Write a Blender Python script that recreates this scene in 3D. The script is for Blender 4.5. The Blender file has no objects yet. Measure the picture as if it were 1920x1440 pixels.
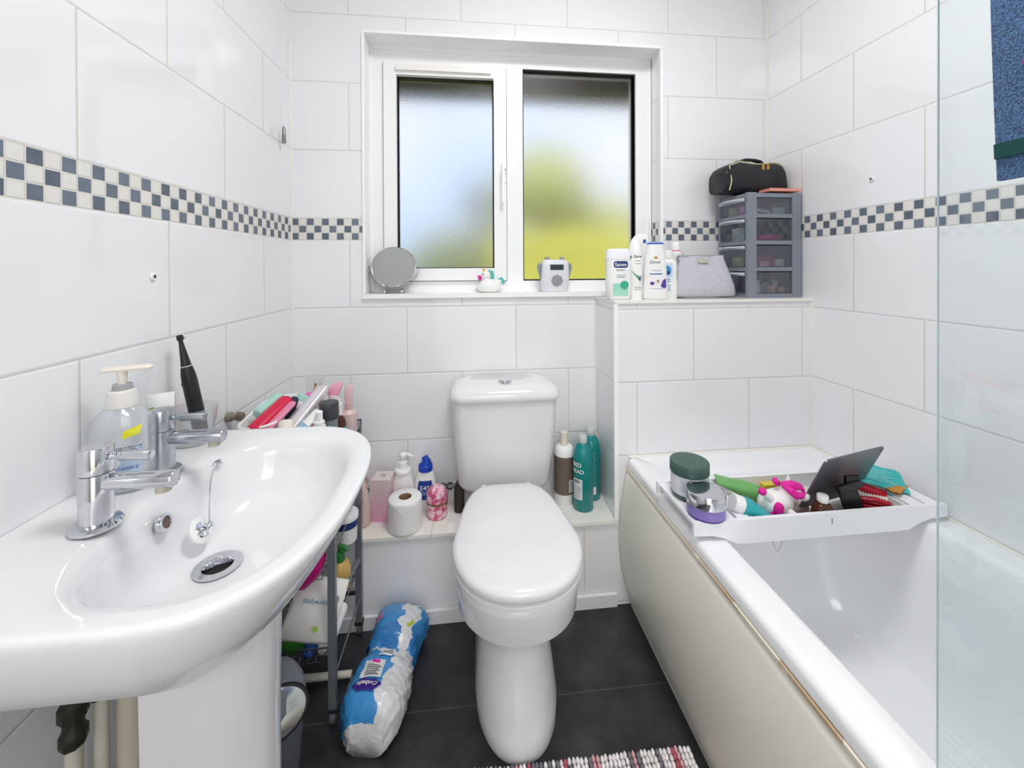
import bpy, bmesh, math, random
from mathutils import Vector, Matrix, Euler
PI = math.pi
scene = bpy.context.scene
COL = scene.collection
random.seed(7)

# ---------------------------------------------------------------- camera
cd = bpy.data.cameras.new('camera')
cam = bpy.data.objects.new('camera', cd)
COL.objects.link(cam)
cd.sensor_fit = 'HORIZONTAL'
cd.sensor_width = 36.0
cd.lens = 766.58 * 36.0 / 1920.0
cd.shift_y = -216.4 / 1920.0
cd.clip_start = 0.02
cd.clip_end = 200
_yaw, _pit, _rol = 0.1075, -0.0055, -0.0044
_f = Vector((math.sin(_yaw) * math.cos(_pit), math.cos(_yaw) * math.cos(_pit), math.sin(_pit)))
_r = Vector((math.cos(_yaw), -math.sin(_yaw), 0))
_u = _r.cross(_f)
_r2 = _r * math.cos(_rol) + _u * math.sin(_rol)
_u2 = -_r * math.sin(_rol) + _u * math.cos(_rol)
_m = Matrix((_r2, _u2, -_f)).transposed().to_4x4()
_m.translation = (0.6194, -1.5198, 1.1272)
cam.matrix_world = _m
scene.camera = cam

# ---------------------------------------------------------------- light and exposure
scene.view_settings.view_transform = 'Standard'
scene.view_settings.look = 'None'
scene.view_settings.gamma = 1
scene.view_settings.use_curve_mapping = False
scene.view_settings.exposure = 0.19
scene.cycles.max_bounces = 10
scene.cycles.diffuse_bounces = 6
scene.cycles.glossy_bounces = 5
scene.cycles.transmission_bounces = 8
scene.cycles.transparent_max_bounces = 16
scene.cycles.caustics_reflective = False
scene.cycles.use_denoising = True
scene.cycles.use_adaptive_sampling = True
scene.cycles.adaptive_threshold = 0.02

world = bpy.data.worlds.new('sky')
scene.world = world
world.use_nodes = True
nt = world.node_tree
bg = nt.nodes['Background']
tc = nt.nodes.new('ShaderNodeTexCoord')
nz = nt.nodes.new('ShaderNodeTexNoise')
nz.inputs['Scale'].default_value = 2.2
nz.inputs['Detail'].default_value = 3
cr = nt.nodes.new('ShaderNodeValToRGB')
cr.color_ramp.elements[0].position = 0.40
cr.color_ramp.elements[0].color = (0.60, 0.74, 0.97, 1)
cr.color_ramp.elements[1].position = 0.62
cr.color_ramp.elements[1].color = (0.88, 0.90, 0.95, 1)
nt.links.new(tc.outputs['Generated'], nz.inputs['Vector'])
nt.links.new(nz.outputs['Fac'], cr.inputs['Fac'])
nt.links.new(cr.outputs['Color'], bg.inputs['Color'])
bg.inputs['Strength'].default_value = 1.05

sd = bpy.data.lights.new('sun', 'SUN')
sd.energy = 1.5
sd.angle = 0.02
sd.color = (1.0, 0.95, 0.86)
sun = bpy.data.objects.new('sun', sd)
sun.rotation_euler = (math.radians(48), 0, math.radians(-12))   # high behind the house, shining away over the garden
sun.location = (0, -4, 8)
COL.objects.link(sun)

# ---------------------------------------------------------------- helpers: materials
def lin(h):
    h = h.lstrip('#')
    c = [int(h[i:i + 2], 16) / 255 for i in (0, 2, 4)]
    return tuple(x / 12.92 if x <= 0.04045 else ((x + 0.055) / 1.055) ** 2.4 for x in c) + (1,)

MATS = {}
def mat(name, color, rough=0.4, metal=0.0, trans=0.0, ior=1.45, bump=0.0, bscale=60, vary=0.0, coat=0.0, alpha=None, sheen=0.0, spec=None):
    if name in MATS:
        return MATS[name]
    m = bpy.data.materials.new(name)
    m.use_nodes = True
    t = m.node_tree
    p = t.nodes['Principled BSDF']
    c = lin(color) if isinstance(color, str) else tuple(color) + (1,)
    p.inputs['Base Color'].default_value = c
    p.inputs['Roughness'].default_value = rough
    p.inputs['Metallic'].default_value = metal
    p.inputs['Transmission Weight'].default_value = trans
    p.inputs['IOR'].default_value = ior
    p.inputs['Coat Weight'].default_value = coat
    p.inputs['Sheen Weight'].default_value = sheen
    if spec is not None:
        p.inputs['Specular IOR Level'].default_value = spec
    if alpha is not None:
        p.inputs['Alpha'].default_value = alpha
    tcn = t.nodes.new('ShaderNodeTexCoord')
    n = t.nodes.new('ShaderNodeTexNoise')
    n.inputs['Scale'].default_value = bscale
    n.inputs['Detail'].default_value = 3
    t.links.new(tcn.outputs['Object'], n.inputs['Vector'])
    if vary > 0:
        mx = t.nodes.new('ShaderNodeMix')
        mx.data_type = 'RGBA'
        mx.inputs[6].default_value = tuple(max(0, v * (1 - vary)) for v in c[:3]) + (1,)
        mx.inputs[7].default_value = tuple(min(1, v * (1 + vary)) for v in c[:3]) + (1,)
        t.links.new(n.outputs['Fac'], mx.inputs[0])
        t.links.new(mx.outputs[2], p.inputs['Base Color'])
    if bump > 0:
        b = t.nodes.new('ShaderNodeBump')
        b.inputs['Strength'].default_value = 1.0
        b.inputs['Distance'].default_value = bump
        t.links.new(n.outputs['Fac'], b.inputs['Height'])
        t.links.new(b.outputs['Normal'], p.inputs['Normal'])
    MATS[name] = m
    return m

class NB:
    """tiny helper for building math node chains"""
    def __init__(s, t): s.t = t
    def _in(s, sock, v):
        if isinstance(v, (int, float)): sock.default_value = v
        else: s.t.links.new(v, sock)
    def m(s, op, a, b=None, c=None):
        n = s.t.nodes.new('ShaderNodeMath'); n.operation = op
        s._in(n.inputs[0], a)
        if b is not None: s._in(n.inputs[1], b)
        if c is not None: s._in(n.inputs[2], c)
        return n.outputs[0]
    def mix(s, f, a, b):
        n = s.t.nodes.new('ShaderNodeMix'); n.data_type = 'RGBA'
        s._in(n.inputs[0], f)
        for k, v in ((6, a), (7, b)):
            if isinstance(v, tuple): n.inputs[k].default_value = v
            else: s.t.links.new(v, n.inputs[k])
        return n.outputs[2]
    def mixf(s, f, a, b):
        return s.m('ADD', s.m('MULTIPLY', a, s.m('SUBTRACT', 1.0, f)), s.m('MULTIPLY', b, f))
    def edge(s, fr, size):       # distance to the nearest cell edge
        return s.m('MULTIPLY', s.m('MINIMUM', fr, s.m('SUBTRACT', 1.0, fr)), size)

def tile_material(name, u0, zl=1.224, mosaic=True, zh=1.301, pitch=0.2428, tw=0.4, tint='#f0f0f2', mu0=0.0):
    m = bpy.data.materials.new(name); m.use_nodes = True
    t = m.node_tree; N = NB(t)
    p = t.nodes['Principled BSDF']
    uv = t.nodes.new('ShaderNodeUVMap'); uv.uv_map = 'UVMap'
    sp = t.nodes.new('ShaderNodeSeparateXYZ'); t.links.new(uv.outputs[0], sp.inputs[0])
    u, v = sp.outputs[0], sp.outputs[1]
    if mosaic:
        up = N.m('GREATER_THAN', v, zh)
        inm = N.m('MULTIPLY', N.m('GREATER_THAN', v, zl), N.m('LESS_THAN', v, zh))
        org = N.mixf(up, zl, zh)
    else:
        inm, org = None, zl
    vv = N.m('DIVIDE', N.m('SUBTRACT', v, org), pitch)
    r = N.m('FLOOR', vv); fv = N.m('FRACT', vv)
    odd = N.m('FLOORED_MODULO', r, 2.0)
    sh = N.m('MULTIPLY', N.m('SUBTRACT', 1.0, odd), tw / 2)
    uu = N.m('DIVIDE', N.m('SUBTRACT', N.m('SUBTRACT', u, u0), sh), tw)
    fu = N.m('FLOORED_MODULO', uu, 1.0)
    d = N.m('MINIMUM', N.edge(fu, tw), N.edge(fv, pitch))
    if mosaic:
        q = 0.02567
        mu = N.m('DIVIDE', N.m('SUBTRACT', u, mu0), q); mv = N.m('DIVIDE', N.m('SUBTRACT', v, zl), q)
        cu, cv = N.m('FLOOR', mu), N.m('FLOOR', mv)
        dm = N.m('MINIMUM', N.edge(N.m('FLOORED_MODULO', mu, 1.0), q), N.edge(N.m('FLOORED_MODULO', mv, 1.0), q))
        par = N.m('FLOORED_MODULO', N.m('ADD', cu, cv), 2.0)
        cmb = t.nodes.new('ShaderNodeCombineXYZ'); t.links.new(cu, cmb.inputs[0]); t.links.new(cv, cmb.inputs[1])
        wn = t.nodes.new('ShaderNodeTexWhiteNoise'); t.links.new(cmb.outputs[0], wn.inputs[0])
        ns = t.nodes.new('ShaderNodeTexNoise'); ns.inputs['Scale'].default_value = 90; ns.inputs['Detail'].default_value = 6
        t.links.new(uv.outputs[0], ns.inputs['Vector'])
        dark = N.mix(wn.outputs[0], lin('#3d4857'), lin('#6a7688'))
        dark = N.mix(N.m('MULTIPLY', ns.outputs[0], 0.5), dark, lin('#8a94a2'))
        light = N.mix(N.m('MULTIPLY', ns.outputs[0], 0.6), lin('#efece7'), lin('#d8d4cf'))
        cell = N.mix(par, dark, light)
    g = N.m('SMOOTH_MIN', 1.0, N.m('DIVIDE', N.m('MAXIMUM', N.m('SUBTRACT', d, 0.0006), 0.0), 0.0012), 0.2)
    ctile = N.mix(g, lin('#d0cdc5'), lin(tint))
    rough = N.mixf(g, 0.7, 0.07)
    hgt = N.m('MINIMUM', 1.0, N.m('DIVIDE', d, 0.0045))
    if mosaic:
        gm = N.m('MINIMUM', 1.0, N.m('DIVIDE', N.m('MAXIMUM', N.m('SUBTRACT', dm, 0.0012), 0.0), 0.0006))
        cm = N.mix(gm, lin('#dedad4'), cell)
        ctile = N.mix(inm, ctile, cm)
        rough = N.mixf(inm, rough, N.mixf(gm, 0.7, 0.35))
        hgt = N.mixf(inm, hgt, gm)
    t.links.new(ctile, p.inputs['Base Color'])
    t.links.new(rough, p.inputs['Roughness'])
    wv = t.nodes.new('ShaderNodeTexNoise'); wv.inputs['Scale'].default_value = 7; wv.inputs['Detail'].default_value = 1
    t.links.new(uv.outputs[0], wv.inputs['Vector'])
    b0 = t.nodes.new('ShaderNodeBump'); b0.inputs['Distance'].default_value = 0.0018; b0.inputs['Strength'].default_value = 0.5
    t.links.new(wv.outputs[0], b0.inputs['Height'])
    b = t.nodes.new('ShaderNodeBump'); b.inputs['Distance'].default_value = 0.0012; b.inputs['Strength'].default_value = 0.8
    t.links.new(hgt, b.inputs['Height']); t.links.new(b0.outputs[0], b.inputs['Normal'])
    t.links.new(b.outputs[0], p.inputs['Normal'])
    return m

def floor_material():
    m = bpy.data.materials.new('floor_slate'); m.use_nodes = True
    t = m.node_tree; N = NB(t); p = t.nodes['Principled BSDF']
    tcn = t.nodes.new('ShaderNodeTexCoord')
    sp = t.nodes.new('ShaderNodeSeparateXYZ'); t.links.new(tcn.outputs['Object'], sp.inputs[0])
    vv = N.m('FLOORED_MODULO', N.m('DIVIDE', N.m('ADD', sp.outputs[1], 0.470), 0.305), 1.0)
    uu = N.m('FLOORED_MODULO', N.m('DIVIDE', N.m('SUBTRACT', sp.outputs[0], 0.74), 0.61), 1.0)
    d = N.m('MINIMUM', N.edge(vv, 0.305), N.edge(uu, 0.61))
    g = N.m('LESS_THAN', d, 0.0011)
    n1 = t.nodes.new('ShaderNodeTexNoise'); n1.inputs['Scale'].default_value = 9; n1.inputs['Detail'].default_value = 8; n1.inputs['Roughness'].default_value = 0.65
    n2 = t.nodes.new('ShaderNodeTexNoise'); n2.inputs['Scale'].default_value = 3.1; n2.inputs['Detail'].default_value = 5
    for n in (n1, n2): t.links.new(tcn.outputs['Object'], n.inputs['Vector'])
    r1 = t.nodes.new('ShaderNodeValToRGB')
    r1.color_ramp.elements[0].position = 0.35; r1.color_ramp.elements[0].color = lin('#1c1b1f')
    r1.color_ramp.elements[1].position = 0.75; r1.color_ramp.elements[1].color = lin('#3d3c42')
    t.links.new(n1.outputs[0], r1.inputs[0])
    f2 = N.m('MULTIPLY', N.m('MAXIMUM', N.m('SUBTRACT', n2.outputs[0], 0.58), 0.0), 2.2)
    c = N.mix(f2, r1.outputs[0], lin('#77777c'))
    c = N.mix(N.m('MULTIPLY', g, 0.28), c, lin('#8c8880'))
    t.links.new(c, p.inputs['Base Color'])
    p.inputs['Roughness'].default_value = 0.42
    b = t.nodes.new('ShaderNodeBump'); b.inputs['Distance'].default_value = 0.002; b.inputs['Strength'].default_value = 0.6
    t.links.new(n1.outputs[0], b.inputs['Height']); t.links.new(b.outputs[0], p.inputs['Normal'])
    return m

def clear_material(name, tint, gloss=0.06, rough=0.03, body=0.0, bodycol='#ffffff'):
    """thin clear plastic or glass: transparent with a Fresnel gloss and an optional milky body"""
    m = bpy.data.materials.new(name); m.use_nodes = True
    t = m.node_tree
    for n in list(t.nodes):
        if n.type == 'BSDF_PRINCIPLED': t.nodes.remove(n)
    out = [n for n in t.nodes if n.type == 'OUTPUT_MATERIAL'][0]
    tr = t.nodes.new('ShaderNodeBsdfTransparent'); tr.inputs[0].default_value = lin(tint)
    df = t.nodes.new('ShaderNodeBsdfDiffuse'); df.inputs[0].default_value = lin(bodycol)
    m1 = t.nodes.new('ShaderNodeMixShader'); m1.inputs[0].default_value = body
    t.links.new(tr.outputs[0], m1.inputs[1]); t.links.new(df.outputs[0], m1.inputs[2])
    gl = t.nodes.new('ShaderNodeBsdfGlossy'); gl.inputs['Roughness'].default_value = rough
    fr = t.nodes.new('ShaderNodeLayerWeight'); fr.inputs[0].default_value = 0.5
    N = NB(t)
    ad = t.nodes.new('ShaderNodeMath'); ad.operation = 'MULTIPLY_ADD'; ad.use_clamp = True
    ad.inputs[1].default_value = 1 - gloss; ad.inputs[2].default_value = gloss
    t.links.new(N.m('POWER', fr.outputs['Facing'], 5.0), ad.inputs[0])
    m2 = t.nodes.new('ShaderNodeMixShader')
    t.links.new(ad.outputs[0], m2.inputs[0]); t.links.new(m1.outputs[0], m2.inputs[1]); t.links.new(gl.outputs[0], m2.inputs[2])
    t.links.new(m2.outputs[0], out.inputs[0])
    MATS[name] = m
    return m

# ---------------------------------------------------------------- helpers: geometry
def spow(x, e):
    return math.copysign(abs(x) ** e, x)

def sell(cx, cy, hx, hy, n, z, seg=32):          # superellipse ring
    return [(cx + hx * spow(math.cos(a), 2 / n), cy + hy * spow(math.sin(a), 2 / n), z)
            for a in (2 * PI * i / seg for i in range(seg))]

def rrect(x0, x1, y0, y1, r, z, k=6):            # rounded rectangle ring
    r = min(r, (x1 - x0) / 2 - 1e-4, (y1 - y0) / 2 - 1e-4)
    pts = []
    for cx, cy, a0 in ((x1 - r, y1 - r, 0), (x0 + r, y1 - r, PI / 2), (x0 + r, y0 + r, PI), (x1 - r, y0 + r, 1.5 * PI)):
        for i in range(k + 1):
            a = a0 + PI / 2 * i / k
            pts.append((cx + r * math.cos(a), cy + r * math.sin(a), z))
    return pts

class MB:
    def __init__(s): s.v = []; s.f = []; s.mi = []; s.cur = 0
    def add(s, vs, fs, M=None):
        o = len(s.v)
        for v in vs:
            v = Vector(v)
            if M is not None: v = M @ v
            s.v.append(v)
        for f in fs:
            s.f.append([i + o for i in f]); s.mi.append(s.cur)
        return s
    def box(s, x0, x1, y0, y1, z0, z1, M=None):
        vs = [(x, y, z) for z in (z0, z1) for y in (y0, y1) for x in (x0, x1)]
        return s.add(vs, [(0, 2, 3, 1), (4, 5, 7, 6), (0, 1, 5, 4), (2, 6, 7, 3), (0, 4, 6, 2), (1, 3, 7, 5)], M)
    def loft(s, rings, cap0=True, cap1=True, closed=True, M=None):
        n = len(rings[0]); vs = [p for r in rings for p in r]; fs = []
        for j in range(len(rings) - 1):
            for i in range(n if closed else n - 1):
                a, b = j * n + i, j * n + (i + 1) % n
                fs.append((a, b, b + n, a + n))
        if cap0: fs.append(tuple(reversed(range(n))))
        if cap1: fs.append(tuple(range((len(rings) - 1) * n, len(rings) * n)))
        return s.add(vs, fs, M)
    def lathe(s, prof, seg=28, M=None, cx=0, cy=0):
        return s.loft([[(cx + r * math.cos(2 * PI * i / seg), cy + r * math.sin(2 * PI * i / seg), z) for i in range(seg)] for r, z in prof], M=M)
    def tube(s, pts, r, seg=8, closed=False, M=None):
        pts = [Vector(p) for p in pts]; n = len(pts); rings = []
        prev = None
        for i in range(n):
            if closed: d = pts[(i + 1) % n] - pts[i - 1]
            else: d = pts[min(i + 1, n - 1)] - pts[max(i - 1, 0)]
            d.normalize()
            if prev is None:
                a = Vector((0, 0, 1)) if abs(d.z) < 0.9 else Vector((1, 0, 0))
                x = d.cross(a).normalized()
            else:
                x = (prev - d * prev.dot(d)).normalized()
            prev = x; y = d.cross(x)
            rr = r[i] if isinstance(r, (list, tuple)) else r
            rings.append([tuple(pts[i] + (x * math.cos(2 * PI * k / seg) + y * math.sin(2 * PI * k / seg)) * rr) for k in range(seg)])
        if closed: rings.append(rings[0]); return s.loft(rings, False, False, M=M)
        return s.loft(rings, M=M)
    def ball(s, c, r, seg=16, rg=10, M=None):
        rx, ry, rz = (r, r, r) if isinstance(r, (int, float)) else r
        rings = []
        for j in range(rg + 1):
            a = -PI / 2 + PI * (j + 0.02 if j == 0 else (j - 0.02 if j == rg else j)) / rg
            rings.append([(c[0] + rx * math.cos(a) * math.cos(2 * PI * i / seg), c[1] + ry * math.cos(a) * math.sin(2 * PI * i / seg), c[2] + rz * math.sin(a)) for i in range(seg)])
        return s.loft(rings, M=M)
    def build(s, name, m, parent=None, loc=None, rot=None, bevel=0, bseg=2, angle=38, uv=False, fn=None):
        me = bpy.data.meshes.new(name)
        bm = bmesh.new()
        vs = [bm.verts.new(v) for v in s.v]
        for f, mi in zip(s.f, s.mi):
            try: fc = bm.faces.new([vs[i] for i in f]); fc.material_index = mi
            except ValueError: pass
        if not uv and bevel == 0: bmesh.ops.remove_doubles(bm, verts=bm.verts, dist=1e-6)
        if bevel > 0:
            es = [e for e in bm.edges if len(e.link_faces) == 2 and e.calc_face_angle(0) > 0.6]
            bmesh.ops.bevel(bm, geom=es, offset=bevel, segments=bseg, profile=0.5, affect='EDGES', clamp_overlap=True)
        bmesh.ops.recalc_face_normals(bm, faces=bm.faces)
        lim = math.radians(angle)
        for e in bm.edges:
            if len(e.link_faces) == 2: e.smooth = e.calc_face_angle(0) < lim
        for f in bm.faces: f.smooth = True
        if uv:
            l = bm.loops.layers.uv.new('UVMap')
            for f in bm.faces:
                nn = f.normal; ax = max(range(3), key=lambda k: abs(nn[k]))
                for lp in f.loops:
                    c = lp.vert.co
                    lp[l].uv = (c.y, c.z) if ax == 0 else ((c.x, c.z) if ax == 1 else (c.x, c.y))
        bm.to_mesh(me); bm.free()
        for mm in (m if isinstance(m, (list, tuple)) else [m]): me.materials.append(mm)
        o = bpy.data.objects.new(name, me); COL.objects.link(o)
        if parent is not None: o.parent = parent
        if loc is not None: o.location = loc
        if rot is not None: o.rotation_euler = rot
        return o

def thing(name, label, cat, loc=(0, 0, 0), rot=(0, 0, 0), group=None):
    o = bpy.data.objects.new(name, None); COL.objects.link(o)
    o.empty_display_size = 0.05
    o.location = loc
    o.rotation_euler = rot if isinstance(rot, (tuple, list)) else (0, 0, rot)
    o['label'] = label; o['category'] = cat
    if group: o['group'] = group
    return o
def tag(o, label, cat, group=None):
    o['label'] = label; o['category'] = cat
    if group: o['group'] = group
    return o
def struct(o):
    o['kind'] = 'structure'; return o
def lab(o, s): o['label'] = s; return o

# --- a bottle-like body whose front (-Y) can carry labels and lettering
class Body:
    def __init__(s, prof, n=2.0, dent=1.0):       # prof: (z, rx, ry)
        s.p = prof; s.n = n
    def at(s, z):
        p = s.p
        if z <= p[0][0]: return p[0][1], p[0][2]
        for a, b in zip(p, p[1:]):
            if a[0] <= z <= b[0]:
                t = (z - a[0]) / max(1e-9, b[0] - a[0]); return a[1] + (b[1] - a[1]) * t, a[2] + (b[2] - a[2]) * t
        return p[-1][1], p[-1][2]
    def mesh(s, seg=32):
        return MB().loft([sell(0, 0, rx, ry, s.n, z, seg) for z, rx, ry in s.p])
    def front(s, x, z, off=0.0005):
        rx, ry = s.at(z); q = max(-0.98, min(0.98, x / rx))
        return (x, -ry * (1 - abs(q) ** s.n) ** (1 / s.n) - off, z)
    def rect(s, x0, x1, z0, z1, off=0.0005, nx=10, nz=6, cut=None):
        vs = []; fs = []
        for j in range(nz + 1):
            for i in range(nx + 1):
                vs.append(s.front(x0 + (x1 - x0) * i / nx, z0 + (z1 - z0) * j / nz, off))
        for j in range(nz):
            for i in range(nx):
                a = j * (nx + 1) + i; fs.append((a, a + 1, a + nx + 2, a + nx + 1))
        return MB().add(vs, fs)
    def disc(s, cx, cz, rx, rz, off=0.0007, n=2, seg=24):
        vs = [s.front(cx, cz, off)]; fs = []
        for k in (1, 2, 3):
            for i in range(seg):
                a = 2 * PI * i / seg
                vs.append(s.front(cx + rx * k / 3 * spow(math.cos(a), 2 / n), cz + rz * k / 3 * spow(math.sin(a), 2 / n), off))
        for i in range(seg):
            fs.append((0, 1 + i, 1 + (i + 1) % seg))
            for k in (0, 1):
                a, b = 1 + k * seg + i, 1 + k * seg + (i + 1) % seg
                fs.append((a, a + seg, b + seg, b))
        return MB().add(vs, fs)
    def poly(s, pts, off=0.0008):
        bm = bmesh.new(); bm.faces.new([bm.verts.new((x, 0, z)) for x, z in pts])
        bmesh.ops.triangulate(bm, faces=bm.faces)
        for _ in range(3): bmesh.ops.subdivide_edges(bm, edges=bm.edges, cuts=1, use_grid_fill=True)
        bm.verts.index_update()
        q = MB().add([s.front(v.co.x, v.co.z, off) for v in bm.verts], [tuple(v.index for v in f.verts) for f in bm.faces]); bm.free()
        return q
    def text(s, txt, cx, cz, w, off=0.0009, h=None, shear=0, bold=0):
        vs, fs = text2d(txt, w, h, shear, bold)
        return MB().add([s.front(cx + x, cz + y, off) for x, y in vs], fs)

_tc = {}
def text2d(txt, w=None, h=None, shear=0, bold=0):
    key = (txt, shear, bold)
    if key not in _tc:
        c = bpy.data.curves.new('t', 'FONT'); c.body = txt; c.size = 1; c.shear = shear; c.offset = bold
        c.resolution_u = 3
        c.align_x = 'CENTER'; c.align_y = 'CENTER'
        o = bpy.data.objects.new('t', c); COL.objects.link(o)
        dg = bpy.context.evaluated_depsgraph_get(); dg.update()
        me = bpy.data.meshes.new_from_object(o.evaluated_get(dg))
        vs = [(v.co.x, v.co.y) for v in me.vertices]; fs = [tuple(p.vertices) for p in me.polygons]
        bpy.data.objects.remove(o); bpy.data.curves.remove(c); bpy.data.meshes.remove(me)
        _tc[key] = (vs, fs)
    vs, fs = _tc[key]
    xs = [v[0] for v in vs]; ys = [v[1] for v in vs]
    mx, my = (min(xs) + max(xs)) / 2, (min(ys) + max(ys)) / 2
    sx = w / (max(xs) - min(xs)) if w else h / (max(ys) - min(ys))
    sy = h / (max(ys) - min(ys)) if h else sx
    return [((x - mx) * sx, (y - my) * sy) for x, y in vs], fs

def Rz(a): return Matrix.Rotation(a, 4, 'Z')
def Rx(a): return Matrix.Rotation(a, 4, 'X')
def Ry(a): return Matrix.Rotation(a, 4, 'Y')
def Tr(x, y, z): return Matrix.Translation((x, y, z))
def along(p0, p1):   # matrix taking the z axis onto p0 -> p1
    d = (Vector(p1) - Vector(p0)); return Matrix.Translation(p0) @ d.to_track_quat('Z', 'Y').to_matrix().to_4x4()

# ---------------------------------------------------------------- shared materials
WHITE = mat('white_ceramic', '#e6e6e8', 0.08)
PVC = mat('white_pvc', '#fafafb', 0.3)
PLW = mat('white_plastic', '#f0f0ef', 0.32)
GLASSW = None
CREAMP = mat('cream_plastic', '#e6ddd0', 0.35)
CHROME = mat('chrome', '#d4d6da', 0.08, metal=1.0, bump=0.0001, bscale=40)
DKMETAL = mat('dark_metal', '#55585c', 0.35, metal=0.8)
BLACK = mat('black_plastic', '#17171a', 0.38)
NAVY = mat('navy_print', '#1f3a78', 0.4)
INK = mat('ink', '#33343c', 0.5)
TEALP = mat('teal_plastic', '#0f8583', 0.22)
MAG = mat('magenta', '#e0199a', 0.35)
GOLD = mat('gold', '#c8a05a', 0.25, metal=1.0)
# ================================================================ the room
WX = 1.815                       # right wall
t_back = tile_material('tile_back', 0.198, mu0=0.0)
t_left = tile_material('tile_left', -0.1945, mu0=-0.0)
t_right = tile_material('tile_right', -0.3658, mu0=0.0)
t_box = tile_material('tile_box', 1.179, mosaic=False)
t_ledge = tile_material('tile_ledge', 0.397, zl=0.045, mosaic=False)
t_top = tile_material('tile_ledge_top', 0.30, zl=-0.2428, mosaic=False, tint='#f1efe8')
paint = mat('ceiling_paint', '#f3f3f2', 0.8)
trimm = mat('tile_trim_white', '#fbfbfa', 0.25)
CREAM = mat('cream_seal', '#eeebe3', 0.4)

WZ0, WZ1, WXL, WXR = 1.023, 1.972, 0.249, 1.369
b = MB()
b.box(-0.2, WXL, 0, 0.25, 0, 2.42); b.box(WXR, WX + 0.2, 0, 0.25, 0, 2.42)
b.box(WXL, WXR, 0, 0.25, 0, WZ0); b.box(WXL, WXR, 0, 0.25, WZ1, 2.42)
struct(b.build('wall_back', t_back, uv=True))
struct(MB().box(-0.2, 0, -2.3, 0, 0, 2.42).build('wall_left', t_left, uv=True))
struct(MB().box(WX, WX + 0.2, -2.3, 0, 0, 2.42).build('wall_right', t_right, uv=True))
# the wall behind the camera has an added doorway and lit landing, for fill light
b = MB(); b.box(-0.2, 0.30, -2.4, -2.3, 0, 2.42); b.box(1.08, WX + 0.2, -2.4, -2.3, 0, 2.42); b.box(0.30, 1.08, -2.4, -2.3, 2.02, 2.42)
struct(b.build('wall_front', paint, uv=True))
b = MB(); b.box(0.25, 0.30, -2.42, -2.28, 0, 2.07); b.box(1.08, 1.13, -2.42, -2.28, 0, 2.07); b.box(0.25, 1.13, -2.42, -2.28, 2.02, 2.07)
struct(b.build('door_added_1', PVC, uv=True))  # frame of the added doorway, unseen
b = MB(); b.box(-0.7, -0.6, -4.1, -2.4, 0, 2.42); b.box(2.0, 2.1, -4.1, -2.4, 0, 2.42); b.box(-0.7, 2.1, -4.2, -4.1, 0, 2.42)
b.box(-0.7, 2.1, -4.2, -2.4, 2.42, 2.5); b.box(-0.7, -0.2, -2.4, -2.3, 0, 2.42)
struct(b.build('wall_added_landing', paint, uv=True))  # made-up white landing, bounces fill light into the bathroom
struct(MB().box(-0.7, 2.1, -4.2, -2.5, -0.15, 0.0).build('floor_added_landing', mat('added_landing_carpet', '#c9c2b6', 0.95)))  # floor of the added landing, unseen
hl = bpy.data.lights.new('added_fill_light', 'AREA'); hl.shape = 'RECTANGLE'; hl.size = 1.6; hl.size_y = 1.0; hl.energy = 46  # unseen lamp added to brighten low surfaces through the doorway
ho = bpy.data.objects.new('added_fill_light', hl); COL.objects.link(ho); ho.location = (0.7, -3.25, 2.38)
struct(MB().box(-0.2, WX + 0.2, -2.4, 0.25, 2.42, 2.6).build('ceiling', paint))
struct(MB().box(-0.2, WX + 0.2, -2.5, 0.25, -0.15, 0).build('floor', floor_material()))
# pipe boxing under the window: tall part beside the bath and the low ledge behind the toilet
BXL, BY = 1.105, -0.21
BW = 0.010
struct(MB().box(BXL, WX, BY, 0, 0, 1.002).build('wall_boxing', t_box, uv=True))
struct(MB().box(BXL - 0.004, WX, BY - 0.006, 0, 1.002, 1.012).build('trim_1', mat('sill_tile', '#f3f1ec', 0.12), bevel=0.003))
struct(MB().box(0, BXL, BY - 0.0, 0, 0, 0.275).build('wall_ledge', t_ledge, uv=True))
b = MB().box(0, BXL - 0.001, BY - 0.008, 0, 0.275, 0.285)
struct(b.build('trim_2', t_top, uv=True, bevel=0.003))
struct(MB().box(0.0, BXL, BY - 0.010, BY - 0.001, 0.001, 0.042).build('baseboard_back', mat('skirting_tile', '#e9e9ec', 0.2), bevel=0.002))
struct(MB().box(BXL - 0.007, BXL + 0.006, BY - 0.007, BY + 0.006, 0.286, 1.001).build('trim_3', trimm, bevel=0.003))
# cream silicone beads in the corners
b = MB()
b.tube([(0.001, -0.001, 0.29), (0.001, -0.001, 2.42)], 0.004, 6)
b.tube([(WX - 0.001, -0.001, 1.01), (WX - 0.001, -0.001, 2.42)], 0.004, 6)
b.tube([(WX - 0.001, BY - 0.001, 0.49), (WX - 0.001, BY - 0.001, 1.01)], 0.005, 6)
b.tube([(BXL - 0.001, -0.001, 0.29), (BXL - 0.001, -0.001, 1.0)], 0.004, 6)
struct(b.build('trim_4', CREAM))
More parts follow.
